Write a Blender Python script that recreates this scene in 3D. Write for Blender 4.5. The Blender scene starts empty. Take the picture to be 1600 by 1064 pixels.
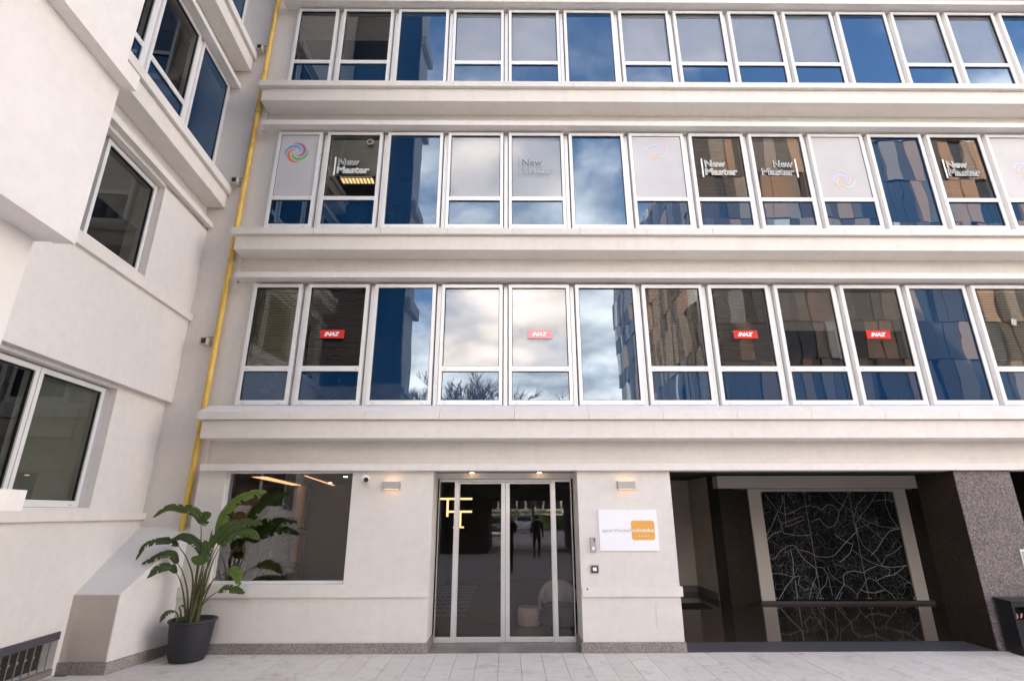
import bpy, math, random
from mathutils import Vector, Matrix, noise
random.seed(7)
S = bpy.context.scene
COL = S.collection
R = math.radians

# ------------------------------------------------------------------ camera
HC = 1.83
cam = bpy.data.cameras.new("camera")
cam.sensor_width = 36.0; cam.lens = 822.6 / 1600 * 36.0
cam.clip_start = 0.05; cam.clip_end = 3000
co = bpy.data.objects.new("camera", cam); COL.objects.link(co); S.camera = co
_p, _y, _r = R(18.08), 0.0085, 0.0016
_right = Vector((math.cos(_y), -math.sin(_y), 0)); _fw = Vector((math.sin(_y), math.cos(_y), 0)); _z = Vector((0, 0, 1))
_d = _fw * math.cos(_p) + _z * math.sin(_p); _u = -_fw * math.sin(_p) + _z * math.cos(_p)
_r2 = _right * math.cos(_r) - _u * math.sin(_r); _u2 = _right * math.sin(_r) + _u * math.cos(_r)
_m = Matrix.Identity(4)
for i in range(3):
    _m[i][0] = _r2[i]; _m[i][1] = _u2[i]; _m[i][2] = -_d[i]
_m[2][3] = HC
co.matrix_world = _m

# ------------------------------------------------------------------ sky, sun, exposure
SUN_EL, SUN_ROT = R(31), R(-24)
W = bpy.data.worlds.new("World"); S.world = W; W.use_nodes = True
nt = W.node_tree; nt.nodes.clear()
def wn(t, **k):
    n = nt.nodes.new(t)
    for a, b in k.items(): setattr(n, a, b)
    return n
def wl(a, b): nt.links.new(a, b)
sky = wn('ShaderNodeTexSky', sky_type='NISHITA', sun_disc=False, sun_elevation=SUN_EL, sun_rotation=SUN_ROT)
sky.air_density = 1.0; sky.dust_density = 1.8; sky.ozone_density = 1.5
tc = wn('ShaderNodeTexCoord')
sep = wn('ShaderNodeSeparateXYZ'); wl(tc.outputs['Generated'], sep.inputs[0])
def wm(op, a, b=None, c=None):
    n = wn('ShaderNodeMath', operation=op)
    for i, v in enumerate((a, b, c)):
        if v is None: continue
        if isinstance(v, (int, float)): n.inputs[i].default_value = v
        else: wl(v, n.inputs[i])
    return n.outputs[0]
zc = wm('MAXIMUM', sep.outputs[2], 0.0)
den = wm('ADD', zc, 0.22)
cx = wm('DIVIDE', sep.outputs[0], den); cyy = wm('DIVIDE', sep.outputs[1], den)
cmb = wn('ShaderNodeCombineXYZ'); wl(cx, cmb.inputs[0]); wl(cyy, cmb.inputs[1])
mp = wn('ShaderNodeMapping'); mp.inputs['Location'].default_value = (0.4, 5.2, 0.0); wl(cmb.outputs[0], mp.inputs[0])
n1 = wn('ShaderNodeTexNoise'); n1.inputs['Scale'].default_value = 1.5; n1.inputs['Detail'].default_value = 9; n1.inputs['Roughness'].default_value = 0.55; n1.inputs['Distortion'].default_value = 0.25
wl(mp.outputs[0], n1.inputs['Vector'])
n2 = wn('ShaderNodeTexNoise'); n2.inputs['Scale'].default_value = 3.1; n2.inputs['Detail'].default_value = 6
wl(mp.outputs[0], n2.inputs['Vector'])
# clouds are thicker towards the horizon all round, as a broken cumulus layer seems
low = wm('MULTIPLY', wm('SUBTRACT', 0.62, zc), 0.42)
cv = wm('ADD', n1.outputs['Fac'], low)
mr = wn('ShaderNodeMapRange', interpolation_type='SMOOTHSTEP'); wl(cv, mr.inputs['Value'])
mr.inputs['From Min'].default_value = 0.455; mr.inputs['From Max'].default_value = 0.64
cc = wn('ShaderNodeMix', data_type='RGBA'); cr_ = wn('ShaderNodeMapRange'); wl(n2.outputs['Fac'], cr_.inputs['Value']); cr_.inputs['From Min'].default_value = .38; cr_.inputs['From Max'].default_value = .64; wl(cr_.outputs[0], cc.inputs['Factor'])
cc.inputs['A'].default_value = (4.6, 4.4, 4.35, 1); cc.inputs['B'].default_value = (13.6, 12.0, 10.7, 1)
mx = wn('ShaderNodeMix', data_type='RGBA'); wl(mr.outputs[0], mx.inputs['Factor']); wl(sky.outputs[0], mx.inputs['A']); wl(cc.outputs['Result'], mx.inputs['B'])
bg = wn('ShaderNodeBackground'); bg.inputs['Strength'].default_value = 0.115; wl(mx.outputs['Result'], bg.inputs['Color'])
ow = wn('ShaderNodeOutputWorld'); wl(bg.outputs[0], ow.inputs['Surface'])

sl = bpy.data.lights.new("sun", 'SUN'); sl.energy = 3.0; sl.angle = R(0.53); sl.color = (1.0, 0.93, 0.84)
so = bpy.data.objects.new("sun", sl); COL.objects.link(so)
_sd = Vector((math.sin(SUN_ROT) * math.cos(SUN_EL), math.cos(SUN_ROT) * math.cos(SUN_EL), math.sin(SUN_EL)))
so.rotation_euler = _sd.to_track_quat('Z', 'Y').to_euler(); so.location = (0, 0, 60)
S.view_settings.view_transform = 'Standard'; S.view_settings.look = 'None'
S.view_settings.exposure = 2.82; S.view_settings.gamma = 1.0; S.view_settings.use_curve_mapping = False
S.cycles.max_bounces = 10; S.cycles.transparent_max_bounces = 12; S.cycles.diffuse_bounces = 5; S.cycles.glossy_bounces = 5
S.cycles.sample_clamp_indirect = 4.0

# ------------------------------------------------------------------ materials
M = {}
def newmat(name):
    m = bpy.data.materials.new(name); m.use_nodes = True
    t = m.node_tree; b = t.nodes['Principled BSDF']
    M[name] = m
    return m, t, b
def node(t, ty, **k):
    n = t.nodes.new(ty)
    for a, v in k.items(): setattr(n, a, v)
    return n
def wpos(t, scale=(1, 1, 1)):
    g = node(t, 'ShaderNodeNewGeometry'); mp = node(t, 'ShaderNodeMapping'); mp.inputs['Scale'].default_value = scale
    t.links.new(g.outputs['Position'], mp.inputs[0]); return mp.outputs[0]
def nz(t, vec, scale, detail=4, rough=.55, dist=0):
    n = node(t, 'ShaderNodeTexNoise'); n.inputs['Scale'].default_value = scale; n.inputs['Detail'].default_value = detail
    n.inputs['Roughness'].default_value = rough; n.inputs['Distortion'].default_value = dist
    t.links.new(vec, n.inputs['Vector']); return n.outputs['Fac']
def ramp(t, fac, stops):
    r = node(t, 'ShaderNodeValToRGB'); t.links.new(fac, r.inputs[0])
    e = r.color_ramp.elements
    while len(e) < len(stops): e.new(.5)
    for i, (p, c) in enumerate(stops):
        e[i].position = p; e[i].color = (*c, 1) if len(c) == 3 else c
    return r.outputs[0]
def mixc(t, f, a, b, mode='MIX'):
    m = node(t, 'ShaderNodeMix', data_type='RGBA', blend_type=mode)
    for s, v in (('Factor', f), ('A', a), ('B', b)):
        if isinstance(v, (int, float)): m.inputs[s].default_value = v
        elif isinstance(v, tuple): m.inputs[s].default_value = (*v, 1) if len(v) == 3 else v
        else: t.links.new(v, m.inputs[s])
    return m.outputs['Result']
def bump(t, b, h, strength=.2, dist=.01):
    n = node(t, 'ShaderNodeBump'); n.inputs['Strength'].default_value = strength; n.inputs['Distance'].default_value = dist
    t.links.new(h, n.inputs['Height']); t.links.new(n.outputs[0], b.inputs['Normal'])
def simple(name, col, rough=.5, metal=0., var=.06, scale=8, bmp=0, emit=None, es=0):
    m, t, b = newmat(name)
    v = nz(t, wpos(t), scale, 4)
    lo = tuple(c * (1 - var) for c in col); hi = tuple(min(1, c * (1 + var)) for c in col)
    t.links.new(ramp(t, v, [(.3, lo), (.7, hi)]), b.inputs['Base Color'])
    b.inputs['Roughness'].default_value = rough; b.inputs['Metallic'].default_value = metal
    if bmp: bump(t, b, nz(t, wpos(t), scale * 6, 3), bmp, .004)
    if emit: b.inputs['Emission Color'].default_value = (*emit, 1); b.inputs['Emission Strength'].default_value = es
    return m
def plaster(name, col, streak=.5):
    m, t, b = newmat(name)
    big = nz(t, wpos(t), .7, 5, .6)
    fine = nz(t, wpos(t), 9, 5, .6)
    st = nz(t, wpos(t, (3.2, 3.2, .25)), 1.6, 5, .65)
    c1 = ramp(t, big, [(.3, tuple(c * .93 for c in col)), (.7, col)])
    c2 = mixc(t, .10, c1, ramp(t, fine, [(.35, (.55, .52, .48)), (.6, (1, 1, 1))]), 'MULTIPLY')
    c3 = mixc(t, streak * .22, c2, ramp(t, st, [(.28, (.45, .40, .35)), (.5, (1, 1, 1))]), 'MULTIPLY')
    t.links.new(c3, b.inputs['Base Color']); b.inputs['Roughness'].default_value = .85
    bump(t, b, nz(t, wpos(t), 60, 4, .6), .12, .003)
    return m
plaster('plaster', (.735, .705, .66), .2)
plaster('plaster_cornice', (.765, .735, .69), .4)
plaster('plaster_beige', (.52, .475, .42), .4)
plaster('plaster_wing', (.745, .72, .685), .15)
simple('alu', (.77, .77, .765), .4, .12, .03, 5)
simple('alu_grey', (.50, .50, .52), .4, .3, .05, 5)
simple('alu_door', (.66, .65, .64), .33, .55, .04, 5)
simple('gasket', (.012, .012, .014), .6)
simple('lamp_metal', (.40, .39, .38), .45, .4, .04)
simple('black_plastic', (.012, .012, .015), .35)
simple('white_plastic', (.78, .78, .78), .4)
simple('pot', (.020, .021, .027), .62, 0, .12, 12, .1)
simple('soil', (.03, .022, .015), .95, 0, .4, 60, .5)
simple('sign_white', (.86, .86, .90), .35, 0, .01)
simple('sign_orange', (.76, .39, .085), .4, 0, .02)
simple('sign_grey', (.30, .31, .34), .5)
simple('red_sign', (.62, .025, .02), .35)
simple('print_white', (.85, .87, .86), .5)
simple('print_dark', (.10, .12, .14), .5)
simple('print_mid', (.52, .60, .60), .5)
simple('film', (.52, .52, .54), .25, 0, .05, 2)
simple('blind_sky_tint', (.54, .57, .64), .7, 0, .05, 3)  # top-row blinds, sky reflection mixed into their colour
simple('street_pale', (.80, .74, .60), .7)
simple('lit_edge_tan', (.50, .36, .26), .7)
simple('led_down', (1, .8, .6), .5, 0, 0, 1, 0, (1.0, .62, .34), 1.3)
simple('blind_light', (.66, .67, .69), .7, 0, .05, 3)
simple('blind_pale', (.62, .60, .48), .6, 0, .06, 6)
simple('niche_stone', (.10, .09, .085), .4)
simple('blind_grey', (.35, .345, .32), .6, 0, .06, 6)
simple('blind_dark', (.17, .15, .14), .6, 0, .1, 6)
simple('office_wall', (.30, .24, .20), .9, 0, .1, 1)
simple('office_ceiling', (.42, .38, .35), .9, 0, .05, 2)
simple('office_floor', (.10, .09, .08), .8)
simple('partition', (.45, .40, .37), .8)
simple('orange_wall', (.40, .17, .08), .8)
for n, c in (('purple', (.42, .12, .36)), ('green', (.16, .45, .16)), ('blue', (.16, .33, .62)), ('orange', (.75, .22, .09))):
    simple('swirl_' + n, c, .5)
    simple('swirl_pale_' + n, tuple(.42 + .42 * v for v in c), .5)
simple('lobby_plaster', (.62, .56, .50), .8, 0, .06, 2)
simple('lobby_niche', (.72, .66, .60), .7, 0, .04, 2)
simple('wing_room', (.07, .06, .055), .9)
simple('grille_bar', (.24, .23, .24), .5, .3)
simple('lobby_skirt', (.20, .18, .165), .5)
simple('grille_metal', (.09, .085, .10), .5, .3)
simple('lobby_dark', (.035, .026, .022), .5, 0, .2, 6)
simple('room_wall', (.30, .30, .34), .7, 0, .1, 1.5)
simple('room_wall_brown', (.14, .11, .10), .7, 0, .1, 1.5)
simple('door_mat', (.01, .01, .01), .95)
simple('fabric_white', (.55, .53, .50), .9, 0, .08, 20, .3)
simple('fabric_dark', (.055, .062, .075), .9, 0, .1, 30, .3)
simple('skin', (.5, .3, .22), .6)
simple('cloth_dark', (.02, .02, .025), .9)
simple('car_paint_grey', (.10, .10, .11), .25, .4)
simple('car_paint_white', (.7, .7, .7), .25)
simple('rubber', (.01, .01, .01), .8)
simple('bark', (.075, .06, .05), .95, 0, .3, 5)
simple('tower_orange', (.34, .21, .135), .45, 0, .1, .3)
simple('tower_tan', (.25, .20, .155), .45, 0, .1, .3)
simple('tower_brown', (.07, .055, .047), .5, 0, .15, .3)
simple('tower_grey', (.11, .105, .105), .4, 0, .1, .3)
simple('tower_pale', (.55, .54, .48), .4, 0, .1, .3)
simple('far_glass', (.03, .04, .05), .08, 0)
simple('passage_dark', (.035, .028, .026), .8, 0, .2, 1)
simple('far_hedge', (.05, .08, .03), .9, 0, .4, 2)
simple('led_warm', (1, .8, .5), .5, 0, 0, 1, 0, (1.0, .66, .30), .36)
simple('cove_emission', (1, .8, .5), .5, 0, 0, 1, 0, (1.0, .50, .22), .30)
simple('led_spot', (1, .9, .7), .5, 0, 0, 1, 0, (1.0, .82, .6), 1.6)
simple('led_lamp', (1, .8, .6), .5, 0, 0, 1, 0, (1.0, .55, .25), .38)
simple('tube_light', (1, .9, .6), .5, 0, 0, 1, 0, (1.0, .70, .32), .22)
simple('trash', (.6, .25, .25), .6)
simple('notice_green', (.35, .40, .33), .4)

# yellow gas pipe with weathered paint
m, t, b = newmat('pipe_yellow')
c = ramp(t, nz(t, wpos(t, (1, 1, .35)), 9, 6, .65), [(.25, (.50, .29, .05)), (.5, (.72, .47, .08)), (.75, (.80, .58, .16))])
t.links.new(c, b.inputs['Base Color']); b.inputs['Roughness'].default_value = .5
bump(t, b, nz(t, wpos(t), 40, 4), .2, .003)
# granite skirting and pillar
def granite(name, a, bcol, c3, sc, rough=.45):
    m, t, b = newmat(name)
    v = node(t, 'ShaderNodeTexVoronoi'); v.inputs['Scale'].default_value = sc; t.links.new(wpos(t), v.inputs['Vector'])
    n = nz(t, wpos(t), sc * .9, 6, .75)
    g = ramp(t, n, [(.33, a), (.5, bcol), (.66, c3)])
    rgb = node(t, 'ShaderNodeRGBToBW'); t.links.new(v.outputs['Color'], rgb.inputs[0])
    g2 = mixc(t, .55, g, ramp(t, rgb.outputs[0], [(.2, a), (.55, bcol), (.85, c3)]))
    g3 = mixc(t, .35, g2, ramp(t, nz(t, wpos(t), 1.3, 5), [(.35, tuple(x * .55 for x in bcol)), (.65, tuple(min(1, x * 1.3) for x in bcol))]))
    t.links.new(g3, b.inputs['Base Color']); b.inputs['Roughness'].default_value = rough
    bump(t, b, n, .25, .003)
granite('granite', (.07, .06, .055), (.27, .235, .215), (.52, .48, .45), 75, .55)
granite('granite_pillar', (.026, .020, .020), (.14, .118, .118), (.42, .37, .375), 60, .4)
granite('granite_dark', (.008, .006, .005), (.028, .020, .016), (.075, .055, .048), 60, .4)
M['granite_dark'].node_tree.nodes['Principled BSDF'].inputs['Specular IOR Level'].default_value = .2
granite('threshold', (.10, .085, .075), (.22, .19, .17), (.30, .27, .25), 60, .5)
# polished lobby floor, and its bluish strip at the kerb
m, t, b = newmat('floor_polished')
t.links.new(ramp(t, nz(t, wpos(t), 30, 6, .7), [(.3, (.022, .015, .012)), (.7, (.07, .05, .042))]), b.inputs['Base Color'])
b.inputs['Roughness'].default_value = .05; b.inputs['IOR'].default_value = 2.02
m, t, b = newmat('floor_strip')
t.links.new(ramp(t, nz(t, wpos(t), 40, 6, .7), [(.3, (.075, .074, .082)), (.7, (.115, .114, .125))]), b.inputs['Base Color'])
b.inputs['Roughness'].default_value = .42
# paving stone
m, t, b = newmat('paving')
oi = node(t, 'ShaderNodeObjectInfo')
base = ramp(t, oi.outputs['Random'], [(0, (.64, .575, .51)), (.5, (.68, .615, .55)), (1, (.72, .66, .595))])
vv = nz(t, wpos(t, (1.4, 6, 1)), 2.4, 7, .7, .6)
c = mixc(t, .35, base, ramp(t, vv, [(.3, (.48, .43, .385)), (.5, (.66, .605, .55)), (.7, (.74, .69, .64))]))
c = mixc(t, .45, c, ramp(t, nz(t, wpos(t), 2.6, 8, .8, 1.2), [(.36, (.52, .48, .44)), (.47, (1, 1, 1))]), 'MULTIPLY')
c = mixc(t, .5, c, ramp(t, nz(t, wpos(t), 22, 6, .75), [(.3, (.86, .84, .81)), (.55, (1, 1, 1))]), 'MULTIPLY')
t.links.new(c, b.inputs['Base Color']); b.inputs['Roughness'].default_value = .75; b.inputs['Specular IOR Level'].default_value = .25
bump(t, b, nz(t, wpos(t), 45, 5, .7), .25, .003)
m, t, b = newmat('paving_far')
c = ramp(t, nz(t, wpos(t), 1.2, 7, .7), [(.3, (.54, .49, .45)), (.7, (.64, .59, .545))]); t.links.new(c, b.inputs['Base Color']); b.inputs['Roughness'].default_value = .65
simple('joint', (.17, .155, .15), .9, 0, .2, 20)
simple('asphalt', (.05, .05, .05), .9, 0, .2, 20)
# hillside
m, t, b = newmat('hill')
t.links.new(ramp(t, nz(t, wpos(t), .05, 6), [(.3, (.03, .045, .03)), (.7, (.08, .09, .06))]), b.inputs['Base Color']); b.inputs['Roughness'].default_value = 1
# leaves
def leafmat(name, a, bb):
    m, t, b = newmat(name)
    v = nz(t, wpos(t), 14, 5, .6)
    t.links.new(ramp(t, v, [(.3, a), (.7, bb)]), b.inputs['Base Color'])
    b.inputs['Roughness'].default_value = .42
    b.inputs['Transmission Weight'].default_value = 0
    tr = node(t, 'ShaderNodeBsdfTranslucent'); tr.inputs['Color'].default_value = (bb[0] * 1.6, bb[1] * 1.7, bb[2], 1)
    ms = node(t, 'ShaderNodeMixShader'); ms.inputs[0].default_value = .22
    out = t.nodes['Material Output']
    t.links.new(b.outputs[0], ms.inputs[1]); t.links.new(tr.outputs[0], ms.inputs[2]); t.links.new(ms.outputs[0], out.inputs['Surface'])
    w = nz(t, wpos(t), 70, 3); bump(t, b, w, .15, .003)
leafmat('leaf_dark', (.024, .042, .012), (.044, .074, .018))
leafmat('leaf_mid', (.040, .070, .014), (.072, .118, .022))
leafmat('leaf_light', (.085, .145, .02), (.13, .21, .03))
simple('stem', (.085, .085, .028), .6, 0, .45, 14)
# glass
def glass(name, f0, tint, waviness=.02, rough=.0):
    m, t, b = newmat(name); t.nodes.remove(b)
    out = t.nodes['Material Output']
    gl = node(t, 'ShaderNodeBsdfGlossy'); gl.inputs['Roughness'].default_value = rough; gl.inputs['Color'].default_value = (.96, .97, 1, 1)
    tr = node(t, 'ShaderNodeBsdfTransparent'); tr.inputs['Color'].default_value = (*tint, 1)
    lw = node(t, 'ShaderNodeFresnel'); lw.inputs['IOR'].default_value = f0
    bm = node(t, 'ShaderNodeBump'); bm.inputs['Strength'].default_value = waviness; bm.inputs['Distance'].default_value = .1
    t.links.new(nz(t, wpos(t, (1, 1, .45)), 1.7, 1.5), bm.inputs['Height'])
    t.links.new(bm.outputs[0], gl.inputs['Normal']); t.links.new(bm.outputs[0], lw.inputs['Normal'])
    ms = node(t, 'ShaderNodeMixShader'); t.links.new(lw.outputs[0], ms.inputs[0])
    t.links.new(tr.outputs[0], ms.inputs[1]); t.links.new(gl.outputs[0], ms.inputs[2]); t.links.new(ms.outputs[0], out.inputs['Surface'])
glass('glass_office', 1.88, (.86, .86, .84))
glass('glass_wing', 1.6, (.58, .62, .58))
glass('glass_shop', 2.35, (.80, .82, .84), .01)
glass('glass_door', 1.7, (.78, .70, .67), .008)
m, t, b = newmat('glass_blue'); out = t.nodes['Material Output']; t.nodes.remove(b)
df = node(t, 'ShaderNodeBsdfDiffuse')
t.links.new(ramp(t, nz(t, wpos(t), 1.3, 3), [(.3, (.004, .025, .072)), (.7, (.006, .032, .085))]), df.inputs[0])
gl = node(t, 'ShaderNodeBsdfGlossy'); gl.inputs['Roughness'].default_value = .0; gl.inputs['Color'].default_value = (.70, .86, 1, 1)
lw = node(t, 'ShaderNodeFresnel'); lw.inputs['IOR'].default_value = 2.02
bm = node(t, 'ShaderNodeBump'); bm.inputs['Strength'].default_value = .022; bm.inputs['Distance'].default_value = .1
t.links.new(nz(t, wpos(t, (1, 1, .45)), 1.6, 1.5), bm.inputs['Height']); t.links.new(bm.outputs[0], gl.inputs['Normal']); t.links.new(bm.outputs[0], lw.inputs['Normal'])
ms = node(t, 'ShaderNodeMixShader'); t.links.new(lw.outputs[0], ms.inputs[0]); t.links.new(df.outputs[0], ms.inputs[1]); t.links.new(gl.outputs[0], ms.inputs[2]); t.links.new(ms.outputs[0], out.inputs['Surface'])
# street-map print: dark ground with a fine web of pale lanes
m, t, b = newmat('map_print')
def web(sc, w0, w1, val):
    vo = node(t, 'ShaderNodeTexVoronoi', feature='DISTANCE_TO_EDGE'); vo.inputs['Scale'].default_value = sc
    g = node(t, 'ShaderNodeNewGeometry'); ns = node(t, 'ShaderNodeTexNoise'); ns.inputs['Scale'].default_value = 1.5; t.links.new(g.outputs['Position'], ns.inputs['Vector'])
    ad = node(t, 'ShaderNodeVectorMath', operation='MULTIPLY_ADD'); t.links.new(ns.outputs['Color'], ad.inputs[0]); ad.inputs[1].default_value = (.35, .35, .35); t.links.new(g.outputs['Position'], ad.inputs[2])
    t.links.new(ad.outputs[0], vo.inputs['Vector'])
    return ramp(t, vo.outputs['Distance'], [(w0, (val, val, val)), (w1, (0, 0, 0))])
dens = ramp(t, nz(t, wpos(t), 1.6, 3), [(.42, (0, 0, 0)), (.6, (1, 1, 1))])
fine = mixc(t, 1, web(13, .01, .05, .15), dens, 'MULTIPLY')
c = mixc(t, 1, (.004, .005, .008), mixc(t, 1, fine, web(4.2, .006, .02, .11), 'ADD'), 'ADD')
t.links.new(c, b.inputs['Base Color']); b.inputs['Roughness'].default_value = .35; b.inputs['Specular IOR Level'].default_value = .12
simple('map_road', (.56, .56, .58), .5)
simple('map_seam', (.30, .28, .26), .5)
simple('chevron', (.30, .28, .26), .8)

# ------------------------------------------------------------------ mesh helpers
class B:
    def __init__(s): s.v = []; s.f = []; s.m = []; s.mi = 0
    def add(s, vs, fs):
        o = len(s.v); s.v += [tuple(v) for v in vs]; s.f += [tuple(o + i for i in f) for f in fs]; s.m += [s.mi] * len(fs); return s
    def box(s, x0, x1, y0, y1, z0, z1):
        return s.add([(x0, y0, z0), (x1, y0, z0), (x1, y1, z0), (x0, y1, z0), (x0, y0, z1), (x1, y0, z1), (x1, y1, z1), (x0, y1, z1)],
                     [(0, 3, 2, 1), (4, 5, 6, 7), (0, 1, 5, 4), (1, 2, 6, 5), (2, 3, 7, 6), (3, 0, 4, 7)])
    def prof_x(s, x0, x1, pts):          # polygon (y,z), counter-clockwise seen from +x, swept along x
        n = len(pts)
        return s.add([(x0, y, z) for y, z in pts] + [(x1, y, z) for y, z in pts],
                     [tuple(range(n - 1, -1, -1)), tuple(range(n, 2 * n))] + [(i, (i + 1) % n, n + (i + 1) % n, n + i) for i in range(n)])
    def prof_y(s, y0, y1, pts):          # polygon (x,z) swept along y
        n = len(pts)
        return s.add([(x, y0, z) for x, z in pts] + [(x, y1, z) for x, z in pts],
                     [tuple(range(n)), tuple(range(2 * n - 1, n - 1, -1))] + [(i, n + i, n + (i + 1) % n, (i + 1) % n) for i in range(n)])
    def lathe(s, cx, cy, prof, n=24, cap=True):
        vs = []; fs = []
        for r, z in prof:
            for k in range(n):
                a = 2 * math.pi * k / n; vs.append((cx + r * math.cos(a), cy + r * math.sin(a), z))
        for j in range(len(prof) - 1):
            for k in range(n):
                fs.append((j * n + k, j * n + (k + 1) % n, (j + 1) * n + (k + 1) % n, (j + 1) * n + k))
        if cap:
            fs.append(tuple(range(n - 1, -1, -1))); fs.append(tuple((len(prof) - 1) * n + k for k in range(n)))
        return s.add(vs, fs)
    def tube(s, pts, rad, n=8):
        pts = [Vector(p) for p in pts]; vs = []; fs = []
        for i, p in enumerate(pts):
            d = (pts[min(i + 1, len(pts) - 1)] - pts[max(i - 1, 0)]).normalized()
            a = d.orthogonal().normalized() if i == 0 else (pa - d * pa.dot(d)).normalized()
            pa = a; c = d.cross(a); r = rad[i] if isinstance(rad, (list, tuple)) else rad
            for k in range(n):
                t_ = 2 * math.pi * k / n; vs.append(p + (a * math.cos(t_) + c * math.sin(t_)) * r)
        for i in range(len(pts) - 1):
            for k in range(n): fs.append((i * n + k, i * n + (k + 1) % n, (i + 1) * n + (k + 1) % n, (i + 1) * n + k))
        fs.append(tuple(range(n - 1, -1, -1))); fs.append(tuple((len(pts) - 1) * n + k for k in range(n)))
        return s.add(vs, fs)
    def disc_y(s, cx, cz, y0, y1, r, n=20):   # cylinder along y
        vs = [(cx + r * math.cos(2 * math.pi * k / n), y, cz + r * math.sin(2 * math.pi * k / n)) for y in (y0, y1) for k in range(n)]
        return s.add(vs, [tuple(range(n)), tuple(range(2 * n - 1, n - 1, -1))] + [(k, n + k, n + (k + 1) % n, (k + 1) % n) for k in range(n)])

def tag(o, label=None, cat=None, group=None, kind=None):
    if label: o['label'] = label
    if cat: o['category'] = cat
    if group: o['group'] = group
    if kind: o['kind'] = kind
    return o
OFF = {}
def thing(name, label, cat, base=(0, 0, 0), rot=0, group=None, kind=None):
    """Empty at the base of a thing; children are given in the thing's frame coordinates and shifted by the base"""
    o = bpy.data.objects.new(name, None); COL.objects.link(o); o.empty_display_size = .3
    bv = Vector(base); o.rotation_euler = (0, 0, rot); o.location = Matrix.Rotation(rot, 3, 'Z') @ bv
    OFF[o.name] = bv
    return tag(o, label, cat, group, kind)
def mesh(name, b, mats):
    me = bpy.data.meshes.new(name); me.from_pydata(b.v, [], b.f)
    if not isinstance(mats, (list, tuple)): mats = [mats]
    for m_ in mats: me.materials.append(M[m_])
    if len(mats) > 1:
        for p, i in zip(me.polygons, b.m): p.material_index = i
    me.validate(); me.update(); return me
def smooth(me, ang=40):
    for p in me.polygons: p.use_smooth = True
    try: me.set_sharp_from_angle(angle=R(ang))
    except Exception: pass
def obj(name, b, mats, parent=None, sm=False, base=None, bevel=0, label=None):
    """one mesh object; b in frame coordinates"""
    off = OFF.get(parent.name, Vector()) if parent else Vector(base or (0, 0, 0))
    own = Vector(base) if (base and parent) else off
    b2 = B(); b2.f = b.f; b2.m = b.m; b2.v = [(v[0] - own[0], v[1] - own[1], v[2] - own[2]) for v in b.v]
    me = mesh(name, b2, mats)
    if sm: smooth(me)
    o = bpy.data.objects.new(name, me); COL.objects.link(o)
    if parent: o.parent = parent; o.location = own - off
    else: o.location = own
    OFF[o.name] = own
    if bevel:
        bv = o.modifiers.new('bevel', 'BEVEL'); bv.width = bevel; bv.segments = 2; bv.limit_method = 'ANGLE'; bv.angle_limit = R(40)
    if label: o['label'] = label
    return o
def inst(name, me, parent, loc):
    """linked copy of a mesh whose coordinates start at its own origin; loc in frame coordinates"""
    o = bpy.data.objects.new(name, me); COL.objects.link(o); o.parent = parent
    o.location = Vector(loc) - OFF[parent.name]; OFF[o.name] = Vector(loc); return o
def text_mesh(body, size, offset=0., shear=0., sx=1., depth=.001, spacing=1., lean=0):
    cu = bpy.data.curves.new('text', 'FONT'); cu.body = body; cu.size = size; cu.offset = offset; cu.shear = shear
    cu.extrude = depth; cu.resolution_u = 3; cu.space_character = spacing
    o = bpy.data.objects.new('text', cu); COL.objects.link(o)
    dg = bpy.context.evaluated_depsgraph_get(); dg.update()
    me = bpy.data.meshes.new_from_object(o.evaluated_get(dg))
    v = [(p.co.x * sx, -p.co.z, p.co.y) for p in me.vertices]; f = [tuple(p.vertices) for p in me.polygons]
    bpy.data.objects.remove(o); bpy.data.curves.remove(cu); bpy.data.meshes.remove(me)
    return v, f
def text_into(b, body, x, y, z, width=None, **k):
    v, f = text_mesh(body, **k)
    xs = [p[0] for p in v]; w = max(xs) - min(xs); s_ = (width / w) if width else 1
    b.add([(x + (p[0] - min(xs)) * s_, y + p[1], z + p[2]) for p in v], f); return b
def spline(pts, n):
    pts = [Vector(p) for p in pts]; out = []
    P_ = [pts[0] * 2 - pts[1]] + pts + [pts[-1] * 2 - pts[-2]]
    m_ = len(pts) - 1
    for i in range(n + 1):
        t_ = i / n * m_; k = min(int(t_), m_ - 1); u = t_ - k
        a, b_, c, d = P_[k:k + 4]
        out.append(.5 * ((2 * b_) + (c - a) * u + (2 * a - 5 * b_ + 4 * c - d) * u * u + (3 * b_ - a - 3 * c + d) * u ** 3))
    return out
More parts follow.
